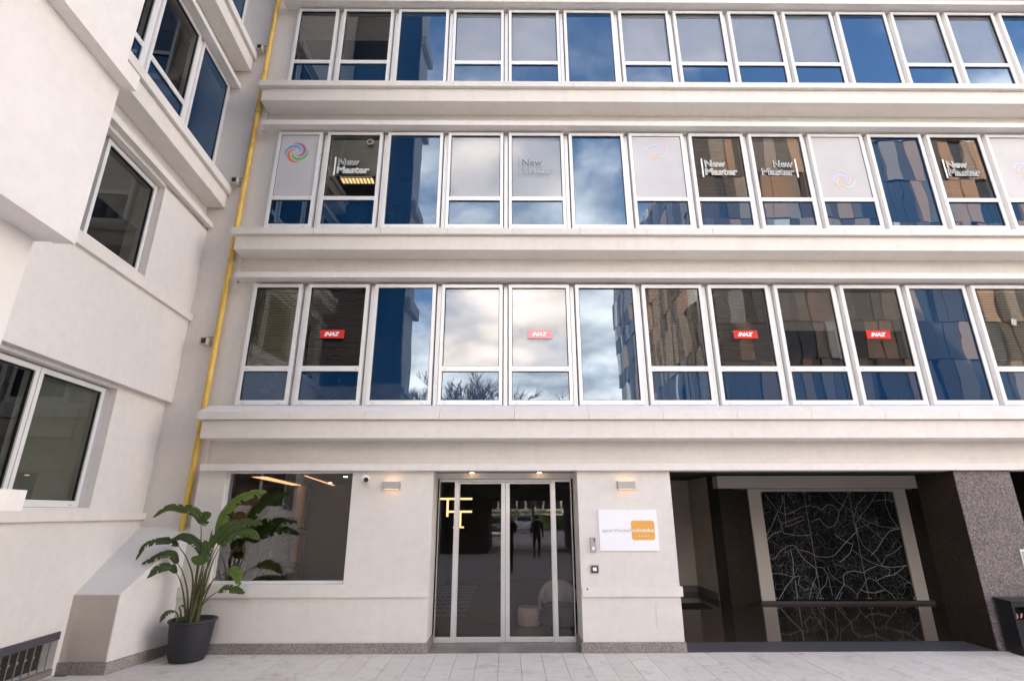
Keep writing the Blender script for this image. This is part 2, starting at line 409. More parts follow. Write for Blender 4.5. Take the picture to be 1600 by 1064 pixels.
PLANT = [[[[-4.213,7.86,0.459],[-4.248,7.86,0.952],[-4.264,7.86,1.445],[-4.301,7.86,1.677]],[[-4.303,7.86,1.684],[-4.338,7.83,1.79],[-4.418,7.8,1.868],[-4.547,7.77,1.895],[-4.741,7.74,1.902],[-4.904,7.71,1.769]],0.085],[[[-4.301,7.86,1.677],[-4.301,7.86,1.7]],[[-4.299,7.86,1.693],[-4.256,7.827,1.734],[-4.217,7.793,1.779],[-4.157,7.76,1.752]],0.13],[[[-4.168,7.86,0.459],[-4.141,7.86,0.868],[-4.106,7.86,1.185],[-4.052,7.86,1.511]],[[-4.052,7.86,1.511],[-4.028,7.864,1.733],[-3.932,7.868,1.925],[-3.763,7.872,2.051],[-3.604,7.876,2.102],[-3.452,7.88,2.12]],0.12],[[[-4.157,7.86,0.459],[-4.134,7.86,0.952],[-4.087,7.86,1.206],[-4.018,7.86,1.412]],[[-4.018,7.86,1.412],[-3.894,7.81,1.589],[-3.744,7.76,1.678],[-3.563,7.71,1.708],[-3.353,7.66,1.686]],0.1],[[[-4.152,7.86,0.459],[-4.107,7.86,0.868],[-4.045,7.86,1.228],[-3.96,7.86,1.412]],[[-3.97,7.86,1.401],[-3.825,7.79,1.513],[-3.662,7.72,1.57],[-3.491,7.65,1.572],[-3.334,7.58,1.489]],0.11],[[[-4.246,7.86,0.459],[-4.282,7.86,0.952],[-4.414,7.86,1.229],[-4.561,7.86,1.391]],[[-4.562,7.86,1.398],[-4.662,7.81,1.466],[-4.793,7.76,1.468],[-4.932,7.71,1.411],[-4.983,7.66,1.224]],0.075],[[[-4.224,7.86,0.459],[-4.232,7.86,0.868],[-4.233,7.86,1.185],[-4.218,7.86,1.293]],[[-4.216,7.86,1.282],[-4.268,7.83,1.403],[-4.384,7.8,1.496],[-4.499,7.77,1.526],[-4.608,7.74,1.469]],0.085],[[[-4.269,7.86,0.459],[-4.334,7.86,0.827],[-4.439,7.86,1.058],[-4.536,7.86,1.169]],[[-4.531,7.86,1.175],[-4.584,7.798,1.287],[-4.675,7.735,1.302],[-4.771,7.673,1.244],[-4.863,7.61,1.187]],0.085],[[[-4.302,7.86,0.459],[-4.363,7.86,0.744],[-4.438,7.86,0.932],[-4.527,7.86,1.041]],[[-4.523,7.86,1.054],[-4.57,7.785,1.139],[-4.659,7.71,1.136],[-4.744,7.635,1.071],[-4.809,7.56,0.983]],0.08],[[[-4.38,7.86,0.46],[-4.401,7.86,0.52],[-4.435,7.86,0.571],[-4.467,7.86,0.581]],[[-4.463,7.86,0.585],[-4.484,7.787,0.589],[-4.499,7.713,0.555],[-4.494,7.64,0.489]],0.055],[[[-4.157,7.86,0.459],[-4.119,7.86,0.621],[-4.028,7.86,0.744],[-3.907,7.86,0.83]],[[-3.911,7.86,0.826],[-3.774,7.76,0.876],[-3.589,7.66,0.871],[-3.415,7.56,0.839]],0.075],[[[-4.161,7.86,0.459],[-4.134,7.86,0.703],[-4.054,7.86,0.889],[-3.979,7.86,0.983],[-3.832,7.86,1.061]],[[-3.837,7.86,1.061],[-3.715,7.777,1.086],[-3.598,7.693,1.031],[-3.524,7.61,0.918]],0.1],[[[-4.19,7.86,0.459],[-4.164,7.86,0.868],[-4.168,7.86,1.142]],[[-4.214,7.86,1.467],[-4.157,7.827,1.338],[-4.171,7.793,1.233],[-4.303,7.76,1.247]],0.12],[[[-4.179,7.86,0.459],[-4.134,7.86,0.827],[-4.118,7.86,1.121],[-4.138,7.86,1.604]],[[-4.141,7.86,1.249],[-4.14,7.86,1.401],[-4.136,7.86,1.511],[-4.138,7.86,1.604]],0.02],[[[-4.202,7.86,0.459],[-4.195,7.86,1.036],[-4.137,7.86,1.358]],[[-4.141,7.86,1.353],[-4.062,7.843,1.511],[-3.935,7.827,1.644],[-3.779,7.81,1.744]],0.09],[[[-4.34,7.86,0.459],[-4.377,7.86,0.581],[-4.402,7.86,0.632],[-4.374,7.86,0.658]],[[-4.374,7.86,0.658],[-4.359,7.86,0.65],[-4.347,7.86,0.638],[-4.355,7.86,0.63]],0.02]]
PLANT_IN = [[[[-4.091,9.0,0.727],[-4.092,9.0,1.164],[-4.05,9.0,1.413]],[[-4.048,9.0,1.4],[-4.001,9.025,1.64],[-3.882,9.05,1.873],[-3.752,9.075,2.044],[-3.632,9.1,2.111]],0.26],[[[-3.882,9.0,0.727],[-3.777,9.0,1.089],[-3.677,9.0,1.324]],[[-3.734,9.0,1.349],[-3.666,9.033,1.537],[-3.559,9.067,1.651],[-3.427,9.1,1.695]],0.14],[[[-4.221,9.0,0.727],[-4.291,9.0,0.968],[-4.377,9.0,1.042]],[[-4.377,9.0,1.042],[-4.316,9.0,1.152],[-4.21,9.0,1.152],[-4.123,9.0,1.102]],0.09],[[[-3.83,9.0,0.726],[-3.681,9.0,0.967],[-3.511,9.0,1.077]],[[-3.64,9.0,1.052],[-3.498,9.033,1.081],[-3.372,9.067,1.034],[-3.29,9.1,0.956]],0.06],[[[-4.091,9.0,0.727],[-4.162,9.0,1.017],[-4.236,9.0,1.35]],[[-4.511,9.0,1.214],[-4.426,9.0,1.338],[-4.276,9.0,1.401],[-4.129,9.0,1.4]],0.1],[[[-3.986,9.0,0.727],[-3.925,9.0,1.016],[-3.881,9.0,1.262]],[[-3.878,9.0,1.238],[-3.83,9.033,1.36],[-3.747,9.067,1.434],[-3.683,9.1,1.458]],0.12],[[[-3.947,9.0,0.727],[-3.868,9.0,0.992],[-3.702,9.0,1.312]],[[-3.92,9.0,1.164],[-3.933,9.033,1.336],[-3.939,9.067,1.46],[-3.914,9.1,1.561]],0.12],[[[-3.908,9.0,0.727],[-3.839,9.0,0.967],[-3.768,9.0,1.213]],[[-3.741,9.0,1.213],[-3.646,9.033,1.385],[-3.51,9.067,1.485],[-3.394,9.1,1.535]],0.1],[[[-3.96,9.0,0.727],[-3.846,9.0,1.016],[-3.486,9.0,1.5]],[[-3.486,9.0,1.5],[-3.398,9.033,1.55],[-3.302,9.067,1.548],[-3.248,9.1,1.496]],0.06]]
ROADS = [[[5.76,2.201],[5.864,2.036],[5.984,1.845],[6.145,1.784],[6.348,1.844],[6.536,1.941],[6.712,1.966],[6.878,1.933],[6.971,1.859],[7.053,1.953],[7.168,1.993],[7.268,1.953],[7.345,1.843],[7.29,1.669],[7.182,1.549],[7.053,1.498],[6.943,1.59],[6.878,1.698],[6.695,1.63]],[[5.984,1.845],[5.869,1.651],[5.783,1.512],[5.666,1.353]],[[6.127,2.2],[6.114,2.036],[6.028,1.853]],[[6.167,2.18],[6.13,1.691]],[[6.13,1.691],[6.116,1.523],[6.532,1.67],[6.524,1.751],[6.027,1.579]],[[5.651,1.255],[5.828,1.393],[6.003,1.432]],[[5.973,1.772],[6.039,1.392],[6.347,1.34],[6.603,1.352]],[[5.65,0.905],[5.746,0.867],[5.919,1.04],[6.103,1.137],[6.21,1.148],[6.299,1.059],[6.502,1.019],[6.673,0.922],[6.899,0.903],[7.073,0.941]],[[6.278,1.059],[6.391,0.865],[6.555,0.731],[6.627,0.673]],[[6.132,1.059],[6.156,0.827],[6.13,0.675],[6.125,0.523]],[[5.65,0.588],[5.887,0.58],[6.115,0.512],[6.252,0.542]],[[6.115,0.512],[5.929,0.336],[5.724,0.077]],[[6.249,0.523],[6.182,0.373],[6.327,0.26],[6.395,0.297]],[[6.133,0.448],[6.13,0.187],[6.123,0.076]],[[6.627,0.673],[6.6,0.522],[6.456,0.297],[6.376,0.075]],[[6.655,0.711],[6.776,0.692],[6.855,0.559],[6.778,0.371],[6.607,0.223],[6.518,0.075]],[[6.866,0.73],[6.917,0.559],[7.022,0.464],[7.169,0.37]],[[7.169,0.37],[7.314,0.277],[7.406,0.165],[7.387,0.073]],[[7.169,0.37],[7.009,0.184],[6.926,0.074]],[[7.169,0.37],[7.178,0.521],[7.257,0.604],[7.428,0.634],[7.628,0.595],[7.768,0.671],[7.947,0.728]],[[7.194,2.24],[7.37,2.034],[7.595,1.871],[7.875,1.568],[8.087,1.369],[8.204,1.231]],[[7.592,2.178],[7.354,1.843]],[[8.029,2.198],[7.9,2.095],[7.792,1.993],[7.715,1.87],[7.763,1.749],[7.968,1.608]],[[8.276,2.239],[8.046,1.972],[7.831,1.769],[7.67,1.608]],[[7.644,1.481],[7.87,1.548],[8.011,1.608],[8.206,1.527],[8.537,1.487],[8.621,1.479]],[[7.073,0.941],[7.378,1.213],[7.629,1.409],[7.688,1.488]],[[7.156,1.37],[7.302,1.252],[7.514,1.154],[7.415,0.979],[7.172,0.806]],[[8.45,2.239],[8.416,1.992],[8.464,1.728],[8.601,1.487]],[[8.151,2.062],[8.504,2.094],[8.619,2.032]],[[8.621,1.479],[8.401,1.447],[8.217,1.29],[8.018,1.055],[7.867,0.939]],[[7.67,1.608],[7.663,1.37],[7.741,1.134],[7.951,0.939],[8.055,0.747]],[[8.582,1.132],[8.383,0.996],[8.177,0.919],[8.114,0.823],[8.051,0.727]],[[8.051,0.727],[8.274,0.7],[8.63,0.734]],[[8.051,0.727],[7.914,0.766],[7.726,0.862],[7.473,1.056]],[[8.051,0.727],[8.221,0.651],[8.179,0.556],[7.885,0.444],[7.86,0.519]],[[7.658,0.444],[7.732,0.5],[7.844,0.444],[8.013,0.275],[8.119,0.2],[8.212,0.07]],[[7.479,0.276],[7.59,0.22],[7.791,0.201],[8.008,0.256]],[[8.332,0.594],[8.472,0.48],[8.626,0.348]],[[8.067,0.518],[8.282,0.556],[8.475,0.669],[8.576,0.745]],[[7.406,0.165],[7.573,0.332],[7.658,0.444]],[[6.868,0.521],[6.86,0.371],[6.879,0.148]],[[6.987,0.074],[7.098,0.221]]]

# ================================================================== GROUND
g = B().add([(-400, -600, -.03), (400, -600, -.03), (400, 300, -.03), (-400, 300, -.03)], [(0, 1, 2, 3)])
tag(obj('ground', g, 'asphalt'), kind='structure')
g = B().add([(-14, -40, -.02), (14, -40, -.02), (14, 5.36, -.02), (-14, 5.36, -.02)], [(0, 1, 2, 3)])
tag(obj('courtyard_surface', g, 'paving_far'), kind='structure')
bed = tag(obj('courtyard_paving', B().add([(-9, 5.36, -.012), (14, 5.36, -.012), (14, 8.79, -.012), (-9, 8.79, -.012)], [(0, 1, 2, 3)]), 'joint'), kind='structure')
OFF[bed.name] = Vector((0, 0, 0))
SLP = .2845
slabs = {}
for hh in (0, 1, 2, 3):
    bb = B().box(.002, SLP - .0025, 0, 2.3965, -.010, 0); slabs[hh] = mesh('slab', bb, 'paving')
for k in range(-18, 27):
    x = -.113 + k * SLP
    if x < -5.5: continue
    offy = (k * 0.87) % 2.40
    y = 8.30 - offy + .0
    first = True
    yy = 8.19
    cuts = []
    y0 = 8.195 - offy
    if offy > .12: cuts.append((y0 + .002, 8.195))
    while y0 > 5.5:
        cuts.append((y0 - 2.40 + .002, y0 - .001)); y0 -= 2.40
    for a, c in cuts:
        dz = random.uniform(-.0012, .0012)
        if abs(c - a - 2.397) < .003: inst('paving_slab', slabs[random.randrange(4)], bed, (x, a, dz))
        else: obj('paving_slab', B().box(x + .002, x + SLP - .0025, a, c, -.010, dz), 'paving', bed)
# larger slabs in the corner by the wing
for (x0, x1, y0, y1) in [(-5.52, -5.06, 6.2, 7.18), (-5.53, -5.06, 5.4, 6.19)]:
    obj('paving_slab', B().box(x0, x1 - .004, y0, y1 - .004, -.011, -.0005), 'paving', bed)

# ================================================================== FRONT BUILDING
ob = thing('office_building', 'cream office building with three rows of aluminium windows above a glass entrance', 'building', (0, 8.4, 0))
XL, XR = -4.66, 14.0
P = 1.134
def wx(i): return .015 + P * (i - 4) if i > 0 else -4.31
NW = 15
FLO = [  # window z0, z1, rail low, rail high, sill bottom, sill edge, lintel bottom, lintel top, fascia bottom
    dict(z0=3.448, z1=5.53, sb=3.176, st=3.292, lb=5.585, lt=5.685, fb=2.897, r0=.555, r1=.640),
    dict(z0=6.610, z1=8.655, sb=6.332, st=6.448, lb=8.699, lt=8.80, fb=6.066, r0=.575, r1=.650),
    dict(z0=9.720, z1=11.725, sb=9.465, st=9.581, lb=11.77, lt=11.87, fb=9.175, r0=.585, r1=.665)]
# ground storey walls
def wallpart(name, x0, x1, y0, y1, z0, z1, mat='plaster', par=None, **k):
    return obj(name, B().box(x0, x1, y0, y1, z0, z1), mat, par or ob, **k)
G = B()
G.box(-4.64, -4.235, 8.2, 8.55, 0, 2.427).box(-2.33, -1.12, 8.2, 8.80, 0, 2.427).box(-4.235, -2.33, 8.2, 8.55, 0, .865)
obj('ground_wall', G, 'plaster', ob)
wallpart('ground_wall', 1.05, 2.455, 8.2, 8.80, 0, 2.427)
ld = B().box(-4.70, -4.235, 8.165, 8.198, .70, .832).box(-4.235, -2.33, 8.165, 8.30, .70, .868).box(-2.33, -1.135, 8.165, 8.198, .70, .832)
obj('wall_ledge', ld, 'plaster_cornice', ob)
obj('wall_ledge', B().box(1.06, 2.485, 8.165, 8.198, .70, .832), 'plaster_cornice', ob)
obj('inspection_panel', B().box(2.09, 2.43, 8.194, 8.199, .31, .58), 'plaster', ob)
for (x0, x1, y0, y1) in [(-4.64, -1.095, 8.165, 8.1985), (1.02, 2.47, 8.165, 8.1985)]:
    n_ = max(1, round((x1 - x0) / 1.2)); w_ = (x1 - x0) / n_
    for k in range(n_): obj('skirting_stone', B().box(x0 + k * w_, x0 + (k + 1) * w_ - .003, y0, y1, 0, .128), 'granite', ob)
obj('skirting_stone', B().box(-1.118, -1.095, 8.20, 8.74, 0, .128), 'granite', ob)
obj('skirting_stone', B().box(1.02, 1.048, 8.20, 8.74, 0, .128), 'granite', ob)
obj('threshold', B().box(-1.093, 1.018, 8.19, 9.0, -.005, .006), 'threshold', ob)
obj('door_header', B().box(-1.118, 1.048, 8.62, 8.80, 2.345, 2.427), 'plaster', ob)
# pillar clad with granite, lobby strip
pil = B().box(6.78, 7.64, 8.18, 8.98, 0, 2.427)
obj('granite_pillar', pil, 'granite_pillar', ob)
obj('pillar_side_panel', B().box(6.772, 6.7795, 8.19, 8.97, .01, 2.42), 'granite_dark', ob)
obj('ground_wall', B().box(11.5, 14, 8.2, 8.8, 0, 2.427), 'plaster', ob)
# lintel bands, friezes, fascias and sills of all storeys
obj('lintel_band', B().box(-4.60, XR, 8.10, 8.42, 2.4275, 2.526), 'plaster_cornice', ob, bevel=.006)
obj('floor_slab', B().box(XL, XR, 8.40, 19.4, 2.64, 3.17).box(XL, XR, 8.40, 8.80, 2.46, 2.639), 'plaster_cornice', ob)
JX = -3.30
for fi, F in enumerate(FLO):
    obj('fascia', B().box(-4.64, XR, 8.02, 8.398, F['fb'], F['sb'] - .004), 'plaster_cornice', ob, bevel=.008)
    # sill stones
    prof = [(7.95, F['sb']), (8.39, F['sb']), (8.39, F['z0'] - .012), (8.235, F['z0'] - .012), (7.95, F['st'])]
    lft = obj('sill_stone', B().prof_x(-4.69, JX - P - .002 + P, prof), 'plaster_cornice', ob)
    me = mesh('sill_stone', B().prof_x(0, P - .005, [(a - 7.95, c - F['sb']) for a, c in prof]), 'plaster_cornice')
    for k in range(15): inst('sill_stone', me, ob, (JX + k * P + .0025, 7.95, F['sb']))
    obj('lintel_band', B().box(-4.60, XR, 8.10, 8.398, F['lb'], F['lt']), 'plaster_cornice', ob, bevel=.006)
    nz0 = FLO[fi + 1]['sb'] if fi < 2 else 30.0
    obj('floor_slab', B().box(XL, XR, 8.40, 19.4, F['lb'] + .002, nz0 - .001), 'plaster_cornice', ob)
    obj('office_ceiling', B().box(-4.5, XR - .1, 8.45, 13.4, F['lb'] - .03, F['lb'] - .002), 'office_ceiling', ob)
    obj('wall_pier', B().box(XL, -4.33, 8.34, 8.60, F['sb'] + .001, F['lb'] + .001), 'plaster', ob)
    obj('window_head', B().box(-4.33, XR, 8.376, 8.42, F['z1'] - .02, F['lb'] - .001), 'alu_grey', ob)
    obj('office_back_wall', B().box(XL, XR, 13.5, 13.7, F['sb'], F['lb']).box(XL, XL + .12, 8.61, 13.5, F['sb'], F['lb']), 'office_wall', ob)
    obj('office_floor', B().box(XL + .13, XR, 8.42, 13.49, F['z0'] - .45, F['z0'] - .40), 'office_floor', ob)
    for k in (1, 4, 9, 12): obj('office_partition', B().box(wx(k + 1) - .09, wx(k + 1) - .03, 8.45, 13.49, F['z0'] - .39, F['lb'] - .031), 'partition', ob)
obj('fascia', B().box(-4.64, XR, 8.02, 8.398, 12.30, 12.56), 'plaster_cornice', ob)
obj('strip_wall', B().box(-6.6, XL - .0005, 8.34, 8.60, 0, 30), 'plaster', ob)
obj('rear_wall', B().box(-6.6, XR, 19.4, 19.8, 0, 30).box(XR, XR + .3, 8.2, 19.8, 0, 30).box(-6.6, XL, 8.6, 19.39, 29.7, 30), 'plaster', ob)

# ---- windows
FC = {}
def frame_mesh(w, h, r0, r1, st=.055):
    key = (round(w, 3), round(h, 3), r0, r1)
    if key in FC: return FC[key]
    b = B(); d = .125
    b.box(0, st, 0, d, 0, h).box(w - st, w, 0, d, 0, h)
    b.box(st, w - st, 0, d, 0, .078).box(st, w - st, 0, d, h - .06, h)
    if r0: b.box(st, w - st, 0.002, d, r0, r1)
    b.mi = 1
    g0 = [(0.078, r0), (r1, h - .06)] if r0 else [(.078, h - .06)]
    for a, c in g0:   # gaskets and inner sash line
        e = .009
        b.box(st, st + e, .018, .05, a, c).box(w - st - e, w - st, .018, .05, a, c)
        b.box(st + e, w - st - e, .018, .05, a, a + e).box(st + e, w - st - e, .018, .05, c - e, c)
    b.mi = 2         # little drainage caps on the bottom rail
    for xx in (.10, w - .16):
        b.box(xx, xx + .045, -.003, 0, .022, .030)
    if r0:
        for xx in (.08, w - .12): b.box(xx, xx + .035, -.001, .0015, r0 + .03, r0 + .038)
    FC[key] = mesh('window_frame', b, ['alu', 'gasket', 'lamp_metal']); return FC[key]
SC = {}
def shared(key, fn):
    if key not in SC: SC[key] = fn()
    return SC[key]
def slats(w, h, mat, tilt=35, pitch=.030):
    def fn():
        b = B(); n = int(h / pitch); cw = .0125
        dy, dz = cw * math.cos(R(tilt)), cw * math.sin(R(tilt))
        for k in range(n):
            z = h - .03 - k * pitch
            b.add([(0, -dy, z - dz), (w, -dy, z - dz), (w, dy, z + dz), (0, dy, z + dz)], [(0, 1, 2, 3)])
        b.box(0, w, -.018, .018, h - .02, h)
        for xx in (w * .2, w * .8): b.box(xx, xx + .003, -.014, -.0135, 0, h)
        return mesh('blind', b, mat)
    return shared(('s', round(w, 2), round(h, 2), mat, tilt), fn)
def window(par, x, y, z, w, h, kind, r0=0, r1=0, glassm='glass_office', label=None):
    """x, y, z: lower left front corner in frame coordinates"""
    full = kind == 'blue'
    o = inst('window', frame_mesh(w, h, 0 if full or not r0 else r0, 0 if full or not r0 else r1), par, (x, y, z))
    if label: o['label'] = label
    py = .034
    def pane(nm, a, c, mat, yy=py, th=.008):
        me = shared(('p', nm, round(w, 3), round(a, 3), round(c, 3), mat, yy, th), lambda: mesh(nm, B().add(
            [(.055, yy, a), (w - .055, yy, a), (w - .055, yy, c), (.055, yy, c)], [(0, 1, 2, 3)]) if th == 0 else B().box(.056, w - .056, yy, yy + th, a, c), mat))
        q = inst(nm, me, o, (x, y, z))
        if nm != 'frosted_film': q.rotation_euler = (random.uniform(-.0035, .0035), 0, random.uniform(-.0035, .0035))
        return q
    if full:
        pane('blue_panel', .078, h - .06, 'glass_blue'); return o
    lo = .078
    if r0:
        pane('blue_panel', .078, r0, 'glass_blue'); lo = r1
    pane('pane', lo, h - .06, glassm, th=0)
    W_, H_ = w - .13, h - .08 - lo
    def hang(me, yy, zz=lo + .01): inst('blind', me, o, (x + .065, y + yy, z + zz))
    if kind == 'film': pane('frosted_film', lo + .002, h - .062, 'film', .0200, .003)
    elif kind == 'slat_light': hang(slats(W_, H_, 'blind_pale', 66), .11)
    elif kind == 'slat_dark': hang(slats(W_, H_, 'blind_dark', 58), .11)
    elif kind == 'wing_slats': hang(slats(W_, H_, 'blind_grey', 68, .022), .11)
    elif kind == 'slat_open': hang(slats(W_, H_, 'blind_pale', 40), .11)
    elif kind == 'roller':
        mt = 'blind_sky_tint' if z > 9 else 'blind_light'; dz = random.choice((.02, .02, .03, .05))
        hang(shared(('r', W_, H_, mt, dz), lambda: mesh('blind', B().box(0, W_, 0, .004, dz, H_ - .03).box(0, W_, -.02, .03, H_ - .03, H_).box(0, W_, -.005, .009, dz - .02, dz), mt)), .10)
    elif kind.startswith('half'):
        mt = 'blind_grey' if kind == 'half' else 'blind_dark'; f_ = .52 if kind == 'half_dark' else .62
        me = shared((kind, W_, H_), lambda: mesh('blind', B().box(0, W_, 0, .004, H_ * (1 - f_), H_ - .03).box(0, W_, -.008, .012, H_ * (1 - f_) - .02, H_ * (1 - f_)), mt)); hang(me, .10)
    return o

def swirl(b, cx, cz, rad, y, rot=0, mats=4, flip=1):
    for k in range(4):
        b.mi = k; n = 16; a0 = rot + k * math.pi / 2
        out = []; inn = []
        for i in range(n + 1):
            t_ = i / n; a = a0 - flip * t_ * 3.3
            rr = rad * (1.0 - .74 * t_ ** 1.25); th = rad * (.05 + .24 * math.sin(math.pi * min(1, t_ * 1.02)) ** .8) * (1 - .25 * t_)
            out.append((cx + (rr + th / 2) * math.cos(a), y, cz + (rr + th / 2) * math.sin(a)))
            inn.append((cx + (rr - th / 2) * math.cos(a), y, cz + (rr - th / 2) * math.sin(a)))
        b.add(out + inn, [(i, i + 1, n + 2 + i, n + 1 + i) for i in range(n)])
    return b
def newmaster(o, x, y, z, outline, fill, flipbar=False, fill2=None):
    """two-line lettering with a bar; x = bar, z = bar foot"""
    b = B(); tx = x + .055 if not flipbar else x - .055
    yo = y
    if outline:
        b.mi = 0
        if flipbar:
            text_into(b, 'New', tx - .36, yo, z + .225, width=.37, size=.2, offset=.0065, sx=1.05)
            text_into(b, 'Master', tx - .60, yo, z + .05, width=.60, size=.2, offset=.0065, sx=1.05)
        else:
            text_into(b, 'New', tx, yo, z + .225, width=.38, size=.2, offset=.0065)
            text_into(b, 'Master', tx - .01, yo, z + .05, width=.60, size=.2, offset=.0065)
        b.box(x - .012, x + .016, yo - .001, yo, z, z + .40)
    b.mi = 1
    y2 = yo - .0035 if outline else yo
    if flipbar:
        text_into(b, 'New', tx - .35, y2, z + .225, width=.355, size=.2, offset=-.001)
        b.mi = 2; text_into(b, 'Master', tx - .59, y2, z + .05, width=.58, size=.2, offset=-.001)
    else:
        text_into(b, 'New', tx + .008, y2, z + .225, width=.36, size=.2, offset=-.001)
        b.mi = 2; text_into(b, 'Master', tx, y2, z + .05, width=.58, size=.2, offset=-.001)
    if not outline: b.box(x - .004, x + .004, y2 - .001, y2, z, z + .40)
    return obj('lettering', b, ['print_white', fill, fill2 or fill], o)
def redsign(o, x0, z0, faded=False):
    y = 8.25 + .014
    b = B().box(x0, x0 + .40, y, y + .004, z0, z0 + .145); b.mi = 1
    text_into(b, 'INAZ', x0 + .07, y - .002, z0 + .042, width=.26, size=.09, offset=.0045, shear=.35)
    return obj('red_sign', b, ['red_pale' if faded else 'red_sign', 'print_white'], o)
simple('red_pale', (.80, .30, .32), .4)

kinds = [
    ['slat_light', 'slat_dark', 'blue', 'roller', 'roller', 'blue', 'slat_dark', 'slat_dark', 'half_dark', 'half_dark', 'blue', 'slat_open', 'slat_dark', 'roller', 'blue'],
    ['film', 'half', 'blue', 'roller', 'roller', 'blue', 'film', 'slat_dark', 'half_dark', 'film', 'blue', 'slat_dark', 'film', 'roller', 'blue'],
    ['half_dark', 'half_dark', 'blue', 'roller', 'roller', 'blue', 'roller', 'roller', 'roller', 'roller', 'blue', 'roller', 'roller', 'blue', 'roller']]
WIN = {}
for fi, F in enumerate(FLO):
    h = F['z1'] - F['z0']
    for i in range(NW):
        x = wx(i); w = (1.032 if i else wx(1) - wx(0) - .102)
        WIN[fi, i] = window(ob, x, 8.25, F['z0'], w, h, kinds[fi][i], F['r0'], F['r1'])
        if i < NW:
            mm = shared(('mul', fi), lambda: mesh('mullion', B().box(0, .098, 0, .03, 0, h), 'gasket'))
            mm2 = shared(('mulc', fi), lambda: mesh('mullion', B().box(.016, .082, -.028, -.001, 0, h), 'alu'))
            inst('mullion', mm, ob, (x + w + .002, 8.365, F['z0']))
            inst('mullion_cap', mm2, ob, (x + w + .002, 8.365, F['z0']))
# prints and things on the glass
YG = 8.25 + .0165
for i, u, f in ((1, .285, 0), (4, .315, 1), (7, .34, 0), (9, .295, 0)):
    redsign(WIN[0, i], wx(i) + u, 4.565, f); WIN[0, i]['label'] = 'window with a small red sign' if not f else 'window with a faded red sign in white glare'
for i, o_, fl, f1_, f2_ in ((1, 1, 0, 'print_dark', 'print_mid'), (4, 0, 0, 'print_dark', 'sign_grey'), (7, 1, 0, 'blind_grey', 'blind_grey'), (8, 1, 1, 'print_dark', 'print_dark'), (11, 1, 0, 'blind_grey', 'print_dark')):
    newmaster(WIN[1, i], wx(i) + (.81 if fl else .19), YG, 7.71 + (0 if i < 6 else -.01), o_, f1_, fl, f2_); WIN[1, i]['label'] = 'window lettered with two lines of rounded type'
b = swirl(B(), wx(0) + .375, 8.20, .215, YG, 1.9); obj('swirl_emblem', b, ['swirl_purple', 'swirl_blue', 'swirl_orange', 'swirl_green'], WIN[1, 0])
WIN[1, 0]['label'] = 'frosted window with a four-colour swirl emblem'
for i, u, z in ((6, .50, 8.27), (9, .515, 7.63), (12, .55, 7.9)):
    b = swirl(B(), wx(i) + u, z, .20, YG, 1.9 + (i % 3)); obj('swirl_emblem', b, ['swirl_pale_' + c for c in ('purple', 'blue', 'orange', 'green')], WIN[1, i])
    WIN[1, i]['label'] = 'frosted window with a faded swirl emblem'
b = B().disc_y(wx(1) + .80, 8.44, YG - .012, YG, .062, 24); b.mi = 1; b.disc_y(wx(1) + .80, 8.44, YG - .018, YG - .0125, .040, 20).disc_y(wx(1) + .80, 8.44, YG - .022, YG - .0185, .016, 14)
obj('round_vent', b, ['lamp_metal', 'bark'], WIN[1, 1])
b = B().add([(wx(11) + .52, YG, 4.82), (wx(11) + .60, YG, 4.80), (wx(11) + .63, YG, 4.90), (wx(11) + .54, YG, 4.93)], [(0, 1, 2, 3)])
obj('paper_note', b, 'notice_green', WIN[0, 11])

# ---- entrance doors
DY = 8.75
dr = obj('sliding_door', B().box(-1.093, -1.081, DY, DY + .09, .01, 2.344).box(1.006, 1.018, DY, DY + .09, .01, 2.344)
         .box(-.845, -.772, DY, DY + .09, .01, 2.30).box(.694, .762, DY, DY + .09, .01, 2.30).box(-1.08, 1.005, DY, DY + .09, 2.30, 2.344)
         .box(-1.08, -.846, DY + .001, DY + .089, .01, .08).box(.763, 1.005, DY + .001, DY + .089, .01, .08), 'alu_door', ob, bevel=.003)
for (a, c) in ((-.771, -.036), (-.032, .693)):
    lf = B()
    sl_, sr_ = (.012, .066) if a < -.5 else (.066, .012)
    lf.box(a, a + sl_, DY + .01, DY + .055, .012, 2.295).box(c - sr_, c, DY + .01, DY + .055, .012, 2.295)
    lf.box(a + sl_, c - sr_, DY + .01, DY + .055, .012, .082).box(a + sl_, c - sr_, DY + .01, DY + .055, 2.268, 2.295)
    obj('door_leaf', lf, 'alu_door', dr, bevel=.002)
    obj('pane', B().add([(a + sl_, DY + .03, .082), (c - sr_, DY + .03, .082), (c - sr_, DY + .03, 2.268), (a + sl_, DY + .03, 2.268)], [(0, 1, 2, 3)]), 'glass_door', dr)
for (a, c) in ((-1.08, -.846), (.763, 1.005)):
    obj('sidelight', B().add([(a, DY + .03, .08), (c, DY + .03, .08), (c, DY + .03, 2.30), (a, DY + .03, 2.30)], [(0, 1, 2, 3)]), 'glass_door', dr)
b = B().box(-.155, .085, 8.67, 8.749, 2.352, 2.40); b.mi = 1; b.box(-.06, .0, 8.6685, 8.6695, 2.365, 2.385)
obj('door_sensor', b, ['black_plastic', 'map_road'], ob, bevel=.004)
# ---- shop window left of the doors
sw = obj('shop_window', B().box(-4.233, -4.21, 8.27, 8.33, .87, 2.425).box(-2.355, -2.332, 8.27, 8.33, .87, 2.425).box(-4.209, -2.356, 8.27, 8.33, .87, .905).box(-4.209, -2.356, 8.27, 8.33, 2.40, 2.425), 'alu', ob)
obj('pane', B().add([(-4.21, 8.30, .905), (-2.355, 8.30, .905), (-2.355, 8.30, 2.40), (-4.21, 8.30, 2.40)], [(0, 1, 2, 3)]), 'glass_shop', sw)

